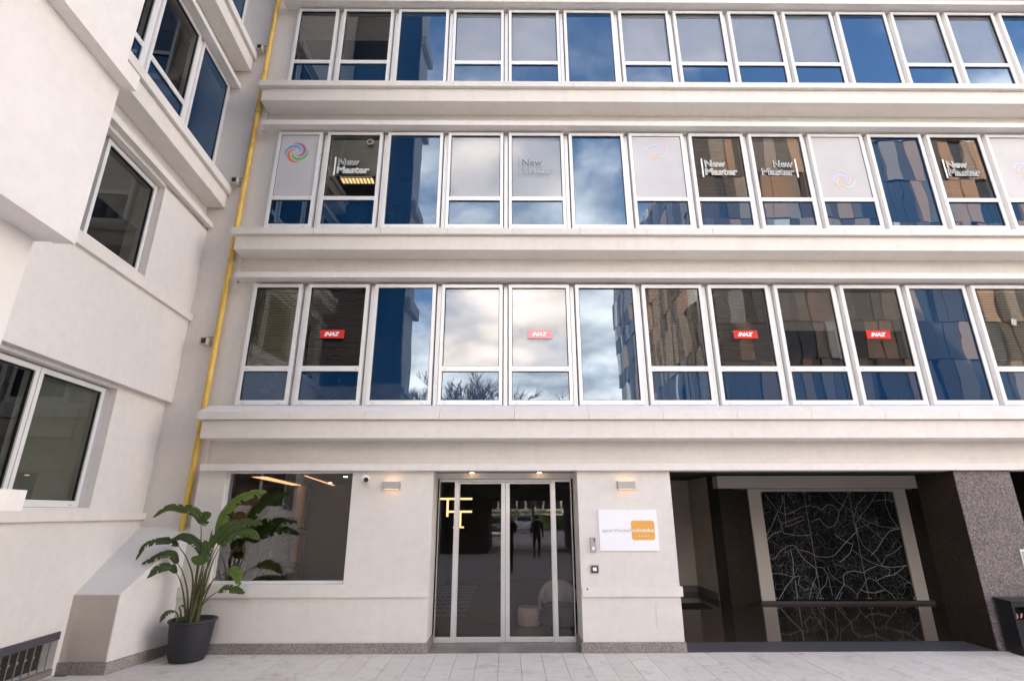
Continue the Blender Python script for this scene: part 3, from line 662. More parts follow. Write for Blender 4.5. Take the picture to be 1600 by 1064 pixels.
# ---- rooms of the ground storey
obj('room_shell', B().box(-5.8, -1.95, 14.9, 15.1, 0, 2.5).box(-5.9, -5.75, 8.7, 14.89, 0, 2.5).box(-5.74, -1.96, 8.7, 14.88, 2.46, 2.50).box(-5.74, -1.96, 8.56, 14.88, .0, .05), 'room_wall', ob)
obj('room_partition', B().box(-1.94, -1.75, 8.82, 16.5, 0, 2.62), 'room_wall_brown', ob)
obj('room_panel', B().box(-4.73, -2.0, 13.2, 13.3, .05, 2.45), 'room_wall_brown', ob)
obj('room_panel', B().box(-4.93, -4.74, 12.9, 13.0, .05, 2.44), 'lit_edge_tan', ob)  # lit column edge, its glow put into the tan colour
obj('cove_glow', B().prof_y(0, .001, [(0, 0), (0, 0), (0, 0)]) if False else B().add([(-4.66, 9.9, 2.452), (-4.38, 9.9, 2.452), (-4.90, 13.0, 2.452), (-5.12, 13.0, 2.452)], [(0, 1, 2, 3)]), 'cove_emission', ob)  # cove strip widened so its shape takes in the glow around it
obj('cove_glow', B().add([(-3.60, 9.6, 2.452), (-3.56, 9.6, 2.452), (-4.12, 13.1, 2.452), (-4.20, 13.1, 2.452)], [(0, 1, 2, 3)]), 'cove_emission', ob)  # faint reflection in the glass, built as a dim glowing strip
for x, y in ((-2.95, 9.9), (-3.9, 12.0), (-3.3, 12.6)):
    obj('ceiling_spot', B().lathe(x, y, [(.035, 2.445), (.035, 2.459)], 12), 'led_spot', ob)
obj('entrance_hall', B().box(-1.74, 2.45, 16.4, 16.6, 0, 2.62).box(2.30, 2.45, 8.82, 16.39, 0, 2.62).box(-1.74, 2.29, 8.81, 16.39, 2.50, 2.62), 'room_wall_brown', ob)
simple('hall_floor', (.30, .23, .21), .25, 0, .1, 3)
obj('hall_floor', B().box(-1.74, 2.29, 9.0, 16.39, -.02, .004), 'hall_floor', ob)
for x in (-.56, .50): obj('ceiling_spot', B().lathe(x, 8.52, [(.036, 2.419), (.036, 2.4265)], 14), 'led_down', ob)
b = B()
for k in range(9):    # chevron inlay in the floor
    for j in range(7):
        x0 = -1.70 + j * .13; y0 = 10.8 + k * .5
        b.add([(x0, y0, .006), (x0 + .065, y0 + .22, .006), (x0 + .065, y0 + .36, .006), (x0, y0 + .14, .006)], [(0, 1, 2, 3)])
        b.add([(x0 + .065, y0 + .22, .006), (x0 + .13, y0, .006), (x0 + .13, y0 + .14, .006), (x0 + .065, y0 + .36, .006)], [(0, 1, 2, 3)])
tag(obj('chevron_floor_inlay', b, 'chevron', ob), kind='stuff')
b = B(); 
for (x0, x1, z0, z1) in ((-1.42, -.74, 2.085, 2.125), (-1.27, -1.23, 1.75, 2.084), (-1.229, -.74, 1.83, 1.87), (-1.0, -.96, 1.56, 1.829), (-1.12, -.90, 1.53, 1.559)):
    b.box(x0, x1, 11.5, 11.53, z0, z1)
tag(obj('line_lamp', b, 'led_warm', base=(-1.08, 11.5, 1.53)), 'warm glowing lamp of crossed light lines hanging inside the glass doors', 'lamp')
# seats inside
t = thing('pouf', 'round-edged pale upholstered pouf on the hall floor behind the glass doors', 'pouf', (.40, 10.05, .004))
obj('cushion', B().lathe(.38, 10.1, [(.20, .01), (.215, .03), (.22, .15), (.215, .25), (.19, .28), (.10, .288)], 28), 'fabric_white', t, sm=True)
obj('base_ring', B().lathe(.38, 10.1, [(.18, .004), (.18, .0095)], 24), 'black_plastic', t)
t = thing('tub_chair', 'charcoal tub armchair with rounded pale back seen through the right door', 'armchair', (.85, 9.8, .004))
b = B(); n = 20; vs = []
for j, (r0_, z_) in enumerate(((.34, .10), (.37, .30), (.37, .42), (.33, .46), (.27, .44), (.27, .30))):
    for k in range(n + 1):
        a = R(-30 + 240 * k / n); hz = 1 + .55 * max(0, math.sin(a)) if z_ > .25 else 1
        vs.append((.88 + r0_ * math.cos(a), 9.85 + r0_ * math.sin(a), z_ * hz))
b.add(vs, [(j * (n + 1) + k, j * (n + 1) + k + 1, (j + 1) * (n + 1) + k + 1, (j + 1) * (n + 1) + k) for j in range(5) for k in range(n)])
obj('backrest', b, 'fabric_white', t, sm=True)
obj('seat', B().lathe(.88, 9.78, [(.28, .06), (.34, .10), (.35, .28), (.33, .36), (.25, .38)], 26), 'fabric_dark', t, sm=True)
for a in (45, 135, 225, 315): obj('leg', B().lathe(.88 + .22 * math.cos(R(a)), 9.78 + .22 * math.sin(R(a)), [(.012, .004), (.016, .06)], 8), 'black_plastic', t)

# ---- open lobby at the right
obj('lobby_strip', B().box(2.46, 6.771, 8.20, 8.775, -.008, .004), 'floor_strip', ob)
obj('lobby_strip', B().box(7.65, 14, 8.20, 8.775, -.008, .004), 'floor_strip', ob)
obj('lobby_floor', B().box(2.46, 14, 8.779, 14.2, -.02, .006), 'floor_polished', ob)
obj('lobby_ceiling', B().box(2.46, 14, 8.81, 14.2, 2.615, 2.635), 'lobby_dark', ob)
obj('lobby_wall', B().box(2.40, 4.62, 13.95, 14.15, .007, 2.61).box(4.62, 4.75, 12.6, 14.15, .007, 2.61), 'lobby_plaster', ob)
obj('lobby_wall', B().box(2.457, 2.50, 8.81, 13.94, .007, 2.61), 'lobby_plaster', ob)
obj('lobby_skirting', B().box(2.52, 4.60, 13.93, 13.949, .007, .15).box(4.60, 4.619, 12.6, 13.94, .007, .15), 'lobby_skirt', ob)
obj('lobby_door', B().box(3.1, 4.05, 13.90, 13.93, .01, 2.15), 'lobby_niche', ob)
obj('dark_pier', B().box(4.62, 4.93, 11.95, 12.59, .007, 2.60), 'granite_dark', ob)
obj('stone_cladding', B().box(4.94, 5.358, 12.22, 12.40, .007, 2.30), 'granite_dark', ob)
obj('stone_cladding', B().box(8.905, 10.4, 12.22, 12.40, .007, 2.30), 'granite_dark', ob)
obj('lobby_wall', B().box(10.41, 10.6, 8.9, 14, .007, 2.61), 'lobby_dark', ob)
obj('ceiling_beam', B().box(4.60, 9.45, 11.90, 12.19, 2.325, 2.59), 'lobby_niche', ob)
obj('niche_frame', B().box(5.36, 5.645, 12.18, 12.38, .062, 2.32).box(8.635, 8.90, 12.18, 12.38, .062, 2.32).box(5.646, 8.634, 12.18, 12.38, 2.268, 2.32), 'lobby_niche', ob)
obj('niche_step', B().box(5.30, 8.96, 12.10, 12.40, .007, .06), 'niche_stone', ob)
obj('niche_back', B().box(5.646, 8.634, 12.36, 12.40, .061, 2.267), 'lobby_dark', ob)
t = thing('map_artwork', 'black three-panel wall artwork of a white street map in the lobby', 'artwork', (7.14, 12.24, .065))
for a, c in ((5.655, 6.625), (6.640, 7.640), (7.655, 8.625)):
    obj('panel', B().box(a, c, 12.21, 12.235, .075, 2.258), 'map_print', t)
for xx in (6.628, 7.643): obj('seam', B().box(xx, xx + .009, 12.209, 12.23, .075, 2.258), 'map_seam', t)
b = B()
for r in ROADS:
    p = [Vector((q[0], 0, q[1])) for q in r]; w_ = random.choice((.006, .007, .010, .007))
    for i in range(len(p) - 1):
        d = (p[i + 1] - p[i]); 
        if d.length < 1e-6: continue
        nn = Vector((-d.z, 0, d.x)).normalized() * w_ * .5
        b.add([(p[i] - nn) + Vector((0, 12.2075, 0)), (p[i] + nn) + Vector((0, 12.2075, 0)), (p[i + 1] + nn) + Vector((0, 12.2075, 0)), (p[i + 1] - nn) + Vector((0, 12.2075, 0))], [(0, 1, 2, 3)])
tag(obj('road_lines', b, 'map_road', t), kind='stuff')
b = B()
for xx in (5.68, 6.60, 6.665, 7.615, 7.68, 8.60):
    for zz in (.10, 2.235): b.disc_y(xx, zz, 12.202, 12.2095, .010, 8)
tag(obj('fixing_studs', b, 'alu', t), kind='stuff')
tag(obj('door_mat', B().box(2.9, 4.10, 11.6, 12.2, .0065, .02), 'door_mat', base=(3.5, 11.9, .0065)), 'thin black door mat on the polished lobby floor near its white door', 'door mat')

# ================================================================== SIDE WING (left), in its own rotated frame
WR = R(93.85)
wg = thing('side_wing', 'cream side wing along the left of the courtyard with stepped cornices', 'building', (0, 5, 0), WR)
def Sy(Y, v): return (Y + .0671 * v) / .99774
def wbox(b, Y0, Y1, v0, v1, z0, z1): return b.box(Sy(Y0, v0), Sy(Y1, v0), v0, v1, z0, z1)
VE = 8.36
def wp(name, mat, *boxes, **k):
    b = B()
    for q in boxes: wbox(b, *q)
    return obj(name, b, mat, wg, **k)
wp('lower_wall', 'plaster_wing', (-4.4, 7.16, 4.89, 5.3, .485, 1.875), (7.16, VE, 4.89, 5.3, 0, 3.50), (-4.4, 3.4, 4.89, 5.3, 1.875, 3.50), (-4.4, 7.16, 4.89, 5.3, 3.46, 3.50), (-4.4, 7.16, 4.89, 5.3, 0, .085))
wp('wall_ledge', 'plaster_cornice', (-4.4, VE - .02, 4.825, 4.889, 1.74, 1.838))
wp('window_sill', 'plaster_cornice', (3.4, 7.16, 4.89, 5.06, 1.8755, 1.895))
wp('middle_wall', 'plaster_wing', (-4.4, VE, 4.775, 5.2, 3.501, 4.88), (7.0, VE, 4.775, 5.2, 4.88, 6.64), (-4.4, VE, 4.775, 5.2, 6.58, 6.64), (-4.4, 3.4, 4.775, 5.2, 4.88, 6.58), (3.4, 7.0, 4.775, 5.2, 4.88, 5.085))
wp('wall_ledge', 'plaster_cornice', (-4.4, VE - .02, 4.725, 4.774, 4.885, 5.005))
wp('lintel_band', 'plaster_cornice', (-4.4, VE - .02, 4.685, 4.9, 6.641, 6.735))
wp('frieze', 'plaster_wing', (-4.4, VE, 4.85, 5.2, 6.736, 7.35))
def cornice(fb, ft, sb, st, w0):
    wp('fascia', 'plaster_cornice', (-4.4, VE - .03, 4.53, 4.849, fb, ft), bevel=.006)
    b = B(); s0, s1 = Sy(-4.4, 4.5), Sy(VE - .02, 4.5)
    b.prof_x(s0, s1, [(4.47, sb), (4.93, sb), (4.93, w0 - .01), (4.83, w0 - .01), (4.47, st)])
    obj('sill_band', b, 'plaster_cornice', wg)
cornice(7.05, 7.32, 7.325, 7.465, 7.60)
wp('lintel_band', 'plaster_cornice', (-4.4, VE - .02, 4.685, 4.95, 9.735, 9.835))
wp('frieze', 'plaster_wing', (-4.4, VE, 4.86, 5.2, 9.836, 10.48))
cornice(10.15, 10.44, 10.445, 10.59, 10.72)
wp('lintel_band', 'plaster_cornice', (-4.4, VE - .02, 4.685, 4.95, 12.84, 12.94))
wp('upper_wall', 'plaster_wing', (-4.4, VE, 4.86, 5.3, 12.941, 26), (8.27, VE, 4.88, 5.3, 7.59, 9.734), (8.27, VE, 4.88, 5.3, 10.71, 12.839), (-4.4, .2, 4.88, 5.3, 7.59, 9.734), (-4.4, .2, 4.88, 5.3, 10.71, 12.839))
wp('body', 'plaster_wing', (-4.3, 19, 8.4, 14, 0, 26), (-4.3, 19.0, 5.3, 8.4, 12.95, 26))
wp('office_interior', 'wing_room', (-4.3, 8.3, 7.6, 7.8, 0, 12.9), (-4.3, 8.3, 5.31, 7.59, 3.7, 4.1), (-4.3, 8.3, 5.31, 7.59, 6.8, 7.2), (-4.3, 8.3, 5.31, 7.59, 9.9, 10.3))
wp('room_end_wall', 'wing_room', (8.0, 8.08, 5.1, 7.59, 0, 12.9))
wp('orange_partition', 'orange_wall', (4.0, 7.2, 6.9, 6.95, 7.21, 9.7))
# windows of the wing
def wwin(Y1, w, v, z0, z1, kind, r0=0, r1=0, gm='glass_wing', **k):
    s1 = Sy(Y1, v); return window(wg, s1 - w, v, z0, w, z1 - z0, kind, r0, r1, gm, **k)
for k in range(3):
    wwin(7.06 - 1.135 * k, 1.125, 4.98, 1.90, 3.44, 'wing_slats' if k == 0 else 'open')
    wwin(6.98 - 1.19 * k, 1.13, 4.88, 5.09, 6.56, 'half_dark' if k == 0 else 'open')
wp('window_jamb', 'alu_grey', (7.062, 7.155, 4.99, 5.05, 1.896, 3.455))
for z0, z1 in ((7.60, 9.72), (10.72, 12.82)):
    for k in range(6):
        wwin(8.25 - 1.134 * k, 1.035, 4.84, z0, z1, 'blue' if k in (0, 4) else 'open', .59, .675, 'glass_wing')
        mm = shared('wmul', lambda: mesh('mullion', B().box(0, .097, 0, .07, 0, 2.1), 'alu'))
        inst('mullion', mm, wg, (Sy(8.25 - 1.134 * k, 4.84) - 1.035 - .098, 4.875, z0))
# near volume that steps out towards the courtyard
wp('projecting_wall', 'plaster_wing', (2.15, 3.1, 2.614, 4.88, 3.512, 26))
wp('projecting_soffit', 'plaster_cornice', (2.15, 3.10, 2.614, 2.75, 3.50, 3.511))
wp('projecting_lower_wall', 'plaster_wing', (2.2, 3.05, 2.845, 4.88, 0, 3.511))
wp('added_dark_face', 'glass_blue', (3.101, 3.106, 2.64, 4.84, 5.0, 25.9))  # dark face added on the unseen end to darken its mirror image
wp('wall_ledge', 'plaster_cornice', (2.05, 3.13, 2.512, 2.613, 4.77, 4.90))
wp('wall_ledge', 'plaster_cornice', (2.05, 3.13, 2.512, 2.844, 1.842, 1.955))
for z in (7.1, 10.2, 13.3, 16.4, 19.5, 22.6, 25.6):
    wp('wall_ledge', 'plaster_cornice', (2.05, 3.13, 2.45, 2.613, z, z + .34))
# ventilation grille at the foot of the wing
wp('grille_back', 'lobby_dark', (3.5, 7.15, 5.05, 5.06, .086, .484))
wp('grille_lintel', 'grille_metal', (3.3, 7.13, 4.86, 4.889, .40, .485))
wp('grille_sill', 'threshold', (3.3, 7.10, 4.84, 4.889, .03, .10))
bar = mesh('bar', B().prof_y(0, .008, [(0, 0), (.011, 0), (.011, .30), (0, .30)]).add([(.004, .012, .12), (.05, .012, .17), (.05, .018, .185), (.004, .018, .135)], [(0, 1, 2, 3)]), 'grille_bar')
for k in range(28):
    inst('bar', bar, wg, (Sy(7.05 - k * .115, 4.9), 4.90, .101))

# sloped plinth in the corner
pt = thing('sloped_plinth', 'cream sloped plinth with granite skirting in the corner below the gas pipe', 'plinth', (-5.0, 7.7, 0))
A_ = [(-5.50, 7.25), (-4.815, 7.25), (-4.645, 8.19), (-4.645, 8.338), (-5.50, 8.338)]
zt = lambda y: .875 + (y - 7.25) * .70
b = B(); n = 5
b.add([(x, y, 0) for x, y in A_] + [(x, y, zt(y)) for x, y in A_], [(4, 3, 2, 1, 0), (5, 6, 7, 8, 9)] + [(i, (i + 1) % n, n + (i + 1) % n, n + i) for i in range(n)])
obj('body', b, 'plaster_wing', pt, bevel=.008)
obj('front_panel', B().box(-5.49, -4.83, 7.243, 7.2495, .135, .862), 'plaster_beige', pt)  # panel in its own darker grey-beige paint
obj('skirting_stone', B().box(-5.52, -4.795, 7.222, 7.2495, 0, .13), 'granite', pt)
q = [(-4.795, 7.222), (-4.622, 8.16), (-4.648, 8.164), (-4.8145, 7.2495)]
obj('skirting_stone', B().add([(x, y, 0) for x, y in q] + [(x, y, .13) for x, y in q], [(3, 2, 1, 0), (4, 5, 6, 7)] + [(i, (i + 1) % 4, 4 + (i + 1) % 4, 4 + i) for i in range(4)]), 'granite', pt)

# ================================================================== THINGS ON THE WALLS
gp = thing('gas_pipe', 'yellow gas pipe running up the wall corner past the cornices', 'pipe', (-4.80, 8.28, 1.60))
obj('pipe', B().tube([(-4.80, 8.28, 1.58), (-4.80, 8.28, 6.0), (-4.80, 8.28, 29.8)], .042, 18), 'pipe_yellow', gp, sm=True)
for z in (3.10, 6.08, 9.20, 12.3):
    obj('pipe_collar', B().lathe(-4.80, 8.28, [(.047, z - .05), (.052, z - .045), (.052, z + .03), (.047, z + .035)], 16), 'pipe_yellow', gp, sm=True)
    obj('pipe_bracket', B().lathe(-4.80, 8.28, [(.050, z - .10), (.050, z - .075)], 16).box(-4.81, -4.79, 8.33, 8.339, z - .10, z - .075), 'lamp_metal', gp)
for z, lab in ((10.66, 'highest of the three small beige boxes beside the yellow pipe'), (7.56, 'middle of the three small beige boxes beside the yellow pipe'), (4.50, 'lowest of the three small beige boxes beside the yellow pipe')):
    t = thing('wall_box', lab, 'wall box', (-4.95, 8.339, z), group='small boxes beside the pipe')
    x0, x1 = -5.02, -4.905
    b = B().box(x0, x1, 8.19, 8.21, z + .048, z + .06).box(x0, x1, 8.19, 8.21, z - .06, z - .048).box(x0, x0 + .014, 8.19, 8.21, z - .048, z + .048).box(x1 - .014, x1, 8.19, 8.21, z - .048, z + .048).box(x0, x1, 8.211, 8.339, z - .06, z + .06)
    obj('housing', b, 'plaster_beige', t)
    obj('dark_front', B().box(x0 + .02, x1 - .02, 8.202, 8.2105, z - .04, z + .04), 'black_plastic', t)
    obj('wire', B().tube([(x0 + .05, 8.30, z + .06), (x0 + .07, 8.29, z + .085), (-4.84, 8.28, z + .085)], .005, 6), 'gasket', t)
def wall_lamp(x, label):
    t = thing('wall_lamp', label, 'wall lamp', (x, 8.199, 2.2), group='box wall lamps beside the entrance')
    obj('housing', B().box(x - .13, x + .13, 8.11, 8.195, 2.165, 2.275), 'lamp_metal', t, bevel=.003)
    obj('light_slot', B().box(x - .11, x + .11, 8.125, 8.18, 2.1625, 2.1645), 'led_lamp', t)
    obj('light_slot', B().box(x - .11, x + .11, 8.125, 8.18, 2.2755, 2.2775), 'led_lamp', t)
wall_lamp(-1.735, 'grey box wall lamp between the left window and the glass doors')
wall_lamp(1.773, 'grey box wall lamp above the white hotel sign')
sg = thing('hotel_sign', 'white hotel sign with an orange rounded square on the right pier', 'sign', (1.775, 8.198, 1.30))
obj('board', B().box(1.342, 2.205, 8.178, 8.1935, 1.300, 1.868), 'sign_white', sg, bevel=.001)
def rrect(x0, x1, z0, z1, r, y0, y1):
    pts = []
    for cx_, cz_, a0 in ((x1 - r, z1 - r, 0), (x0 + r, z1 - r, 90), (x0 + r, z0 + r, 180), (x1 - r, z0 + r, 270)):
        for k in range(7): a = R(a0 + 15 * k); pts.append((cx_ + r * math.cos(a), cz_ + r * math.sin(a)))
    return B().prof_y(y0, y1, pts)
obj('orange_square', rrect(1.815, 2.155, 1.447, 1.716, .035, 8.1755, 8.1778), 'sign_orange', sg)
b = text_into(B(), 'aparthotel', 1.385, 8.1772, 1.558, width=.415, size=.075, sx=1.5, offset=-.0006)
obj('lettering', b, 'sign_grey', sg)
b = text_into(B(), 'colombo', 1.826, 8.1745, 1.558, width=.318, size=.075, sx=1.5, offset=.0008)
for k in range(4):
    cx_ = 1.925 + k * .043; pts = []
    for j in range(10):
        a = R(90 + 36 * j); rr = .0115 if j % 2 == 0 else .005; pts.append((cx_ + rr * math.cos(a), 1.502 + rr * math.sin(a)))
    b.prof_y(8.1735, 8.1753, pts)
obj('lettering', b, 'print_white', sg)
t = thing('intercom', 'slim grey door intercom at the left of the hotel sign', 'intercom', (1.24, 8.198, 1.29))
obj('housing', B().box(1.198, 1.283, 8.165, 8.195, 1.29, 1.485), 'lamp_metal', t, bevel=.004)
obj('slot', B().box(1.252, 1.268, 8.1635, 8.1645, 1.425, 1.475), 'black_plastic', t)
obj('call_button', B().box(1.225, 1.262, 8.162, 8.1645, 1.315, 1.36), 'sign_white', t)
t = thing('card_reader', 'small square switch with a white key in a black frame below the intercom', 'switch', (1.25, 8.198, 1.0))
obj('back_plate', B().box(1.188, 1.312, 8.188, 8.197, 1.0, 1.115), 'lamp_metal', t)
obj('frame', rrect(1.200, 1.302, 1.012, 1.100, .016, 8.178, 8.187), 'black_plastic', t)
obj('key', B().box(1.222, 1.280, 8.174, 8.1775, 1.035, 1.082), 'sign_white', t, bevel=.001)
tag(obj('pipe_end', B().disc_y(1.13, .80, 8.158, 8.1645, .011, 12), 'black_plastic', base=(1.13, 8.16, .80)), 'tiny black round plug in the ledge right of the doors', 'plug')
t = thing('security_camera', 'white ball security camera above the right end of the shop window', 'camera', (-2.12, 8.198, 2.31))
obj('base', B().disc_y(-2.14, 2.315, 8.15, 8.197, .055, 24), 'white_plastic', t, sm=True)
bl = B(); vs = []; n = 18
for j in range(n // 2 + 1):
    for k in range(n):
        a = math.pi * j / (n // 2); c_ = 2 * math.pi * k / n
        vs.append((-2.115 + .058 * math.sin(a) * math.cos(c_), 8.105 + .058 * math.cos(a), 2.305 + .058 * math.sin(a) * math.sin(c_)))
bl.add(vs, [(j * n + k, j * n + (k + 1) % n, (j + 1) * n + (k + 1) % n, (j + 1) * n + k) for j in range(n // 2) for k in range(n)])
obj('ball', bl, 'white_plastic', t, sm=True)
bl = B().tube([(-2.098, 8.07, 2.298), (-2.085, 8.035, 2.292)], .034, 20); obj('lens', bl, 'black_plastic', t, sm=True)
t = thing('notice_frame', 'small framed notice on the granite pillar above the black bin', 'notice', (7.56, 8.179, 1.04))
obj('frame', B().box(7.455, 7.63, 8.165, 8.179, 1.04, 1.31), 'alu', t)
obj('sheet', B().box(7.470, 7.615, 8.162, 8.1645, 1.055, 1.285), 'notice_green', t)
# litter bin
t = thing('litter_bin', 'black metal litter bin at the foot of the granite pillar', 'litter bin', (7.08, 8.0, 0))
x0, x1, y0, y1 = 6.85, 7.32, 7.86, 8.13
b = B().box(x0, x1, y0, y1, .03, .44).box(x0, x0 + .03, y0, y1, .4405, .66).box(x1 - .03, x1, y0, y1, .4405, .66).box(x0 + .0305, x1 - .0305, y1 - .03, y1, .4405, .66).box(x0 + .0305, x1 - .0305, y0, y0 + .03, .60, .66)
obj('body', b, 'black_plastic', t, bevel=.006)
obj('lid', B().prof_x(x0 - .01, x1 + .01, [(y0 - .01, .6605), (y1 + .005, .6605), (y1 + .005, .69), (y0 - .01, .675)]), 'black_plastic', t, bevel=.004)
obj('foot', B().box(x0 + .03, x1 - .03, y0 + .03, y1 - .03, 0, .0295), 'gasket', t)
b = B()
for k in range(7):
    p = Vector((x0 + .06 + k * .05, y0 + .03 + random.uniform(0, .06), .46)); q = p + Vector((random.uniform(-.05, .05), random.uniform(-.03, .03), random.uniform(.03, .09)))
    b.tube([p, (p + q) / 2 + Vector((.01, 0, .01)), q], .009, 5)
tag(obj('rubbish', b, 'trash', t), kind='stuff')
# lit ceiling light behind the second window of the middle row
t = thing('ceiling_light', 'lit louvred ceiling light behind the green-grey window of the middle row', 'ceiling light', (-3.2, 9.5, 8.6))
obj('tray', B().box(-3.60, -2.84, 9.35, 9.85, 8.60, 8.667), 'alu', t)
b = B()
for j in range(2):
    for k in range(9): b.box(-3.56 + k * .078, -3.515 + k * .078, 9.38 + j * .24, 9.56 + j * .24, 8.592, 8.5995)
tag(obj('glowing_cells', b, 'tube_light', t), kind='stuff')

# ================================================================== PLANTS
def leaf_mesh(pts, width, face, tears=.5, seed=0):
    """one leaf blade: midrib spline, two folded halves with torn edges"""
    rnd = random.Random(seed); n = 30
    p = spline(pts, n); b = B(); vs = []
    L = sum((p[i + 1] - p[i]).length for i in range(n))
    for i in range(n + 1):
        d = (p[min(i + 1, n)] - p[max(i - 1, 0)]).normalized()
        side = d.cross(face)
        if side.length < .05: side = d.cross(Vector((0, 0, 1)))
        side.normalize(); up = side.cross(d).normalized()
        t_ = i / n
        w = width * 1.5 * (t_ + .012) ** .42 * max(0.0, 1 - t_) ** .62
        row = []
        for sg_ in (-1, 1):
            ww = w * (1 + .04 * math.sin(i * .9 + seed + sg_))
            droop = -.30 * ww if True else 0
            mid = p[i] + side * sg_ * ww * .5 + up * (.16 * ww)
            e = p[i] + side * sg_ * ww * .96 + up * (.02 * ww + rnd.uniform(-.02, .02) * ww) + Vector((0, 0, droop * .35)) + d * (.34 * ww)
            row.append((mid, e))
        vs.append((p[i], row))
    for si in (0, 1):
        tear = 0
        for i in range(n):
            a, c = vs[i], vs[i + 1]
            cut = rnd.random() < tears * .16 and 3 < i < n - 2
            b.add([a[0], a[1][si][0], c[1][si][0], c[0]], [(0, 1, 2, 3)])
            e0, e1 = a[1][si][1], c[1][si][1]
            if cut: continue
            else:
                b.add([a[1][si][0], e0, e1, c[1][si][0]], [(0, 1, 2, 3)])
    return b
def plant(root, data, mats, prefix=''):
    for j, (pet, lf, w) in enumerate(data):
        face = Vector((random.uniform(-.35, .35), -1, random.uniform(.1, .75)))
        if len(pet) > 2:
            base = Vector(pet[0]) + Vector((random.uniform(-.02, .02), random.uniform(-.07, .05), 0))
            pp = [base] + [Vector(q_) for q_ in pet[1:]]
            pp[-1] = Vector(lf[0]) if (Vector(pet[-1]) - Vector(lf[0])).length < .12 else pp[-1]
            sp = spline(pp, 16)
            r0_ = .017
            obj('stem', B().tube(sp, [r0_ * (1 - .72 * (i / 16) ** .8) for i in range(17)], 8), 'stem', root, sm=True)
        mt = mats[j % len(mats)] if not isinstance(mats, dict) else mats.get(j, 'leaf_dark')
        l = obj('leaf', leaf_mesh([Vector(q_) for q_ in lf], w, face, .8 if w < .12 else .5, j), mt, root)
        for p_ in l.data.polygons: p_.use_smooth = True
        obj('midrib', B().tube([v + Vector((0, -.002, .002)) for v in spline(lf, 14)], [.0065 * (1 - .8 * i / 14) for i in range(15)], 6), 'leaf_light' if mt != 'leaf_dark' else 'leaf_mid', l, sm=True)
pp_ = thing('potted_plant', 'tall broad-leaved plant in a dark tapered pot in the courtyard corner', 'potted plant', (-4.20, 7.88, 0))
obj('pot', B().lathe(-4.20, 7.88, [(.17, .003), (.205, .01), (.228, .06), (.258, .30), (.272, .455), (.292, .462), (.297, .478), (.292, .490), (.272, .490), (.262, .478), (.25, .44), (.02, .43)], 48, cap=True), 'pot', pp_, sm=True)
obj('soil', B().lathe(-4.20, 7.88, [(.262, .445), (.15, .455), (.02, .462)], 24), 'soil', pp_)
plant(pp_, PLANT, {0: 'leaf_mid', 1: 'leaf_mid', 2: 'leaf_light', 3: 'leaf_mid', 4: 'leaf_mid', 5: 'leaf_dark', 6: 'leaf_dark', 7: 'leaf_dark', 8: 'leaf_dark', 9: 'leaf_dark', 10: 'leaf_mid', 11: 'leaf_light', 12: 'leaf_mid', 13: 'leaf_mid', 14: 'leaf_mid', 15: 'leaf_dark'})
for k in range(12):   # extra leaf sheaths that crowd the base of the plant
    a = random.uniform(0, 6.28); r_ = random.uniform(.01, .07)
    x0, y0 = -4.20 + r_ * math.cos(a), 7.86 + r_ * math.sin(a); h_ = random.uniform(.35, .85); lean = random.uniform(-.10, .16)
    obj('stem', B().tube(spline([(x0, y0, .45), (x0 + lean * .3, y0, .45 + h_ * .5), (x0 + lean, y0 - .02, .45 + h_)], 8), [.018 - .0016 * i for i in range(9)], 7), 'stem', pp_, sm=True)
pi_ = thing('indoor_plant', 'large dark-leaved indoor plant standing behind the shop window', 'plant', (-3.75, 9.15, .05))
obj('pot', B().lathe(-3.72, 9.15, [(.16, .05), (.20, .06), (.23, .45), (.24, .46), (.22, .47), (.21, .43), (.02, .42)], 32), 'pot', pi_, sm=True)
for k, (pet, lf, w) in enumerate(PLANT_IN):
    PLANT_IN[k][2] = w * 1.35
    pet.insert(0, [-3.72 + .02 * (k - 4), 9.12, .42])
plant(pi_, PLANT_IN, {0: 'leaf_mid', 1: 'leaf_dark', 4: 'leaf_mid'})

# ================================================================== BEHIND THE CAMERA (seen mirrored in the glass)
# panelled tower
tw = thing('panelled_tower', 'tower clad in tan, brown and grey panels mirrored in the right-hand windows', 'building', (28, -27, 0))
X0, X1, Y0, Y1, H = 12.8, 46.0, -41.0, -13.5, 29.0
obj('wall', B().box(X0 + .25, X1, Y0, Y1 - .25, 0, H - .2), 'tower_brown', tw)
rr = random.Random(3)
mats = ['tower_orange', 'tower_tan', 'tower_brown', 'tower_grey', 'tower_pale', 'far_glass']
wts = [.17, .18, .36, .14, .03, .12]
b = B(); z = 0
while z < H:
    hh = rr.choice((1.6, 2.4, 3.2)); hh = min(hh, H - z)
    x = X0
    while x < X1:
        w = rr.choice((.6, .8, 1.0)); dd = rr.choice((0, .04, .10)); b.mi = rr.choices(range(6), wts)[0]
        if b.mi == 5: dd = -.12
        b.box(x + .02, min(x + w, X1) - .02, Y1 - .24, Y1 + dd, z + .02, z + hh - .03); x += w
    z += hh
z = 0
while z < H:
    hh = rr.choice((1.6, 2.4, 3.2)); hh = min(hh, H - z); y = Y1 - .3
    while y > Y0:
        w = rr.choice((.6, .8, 1.0)); dd = rr.choice((0, .04, .10)); b.mi = rr.choices(range(6), wts)[0]
        if b.mi == 5: dd = -.12
        b.box(X0 - dd, X0 + .24, y - w + .02, y - .02, z + .02, z + hh - .03); y -= w
    z += hh
tag(obj('facade_panels', b, mats, tw), kind='stuff')
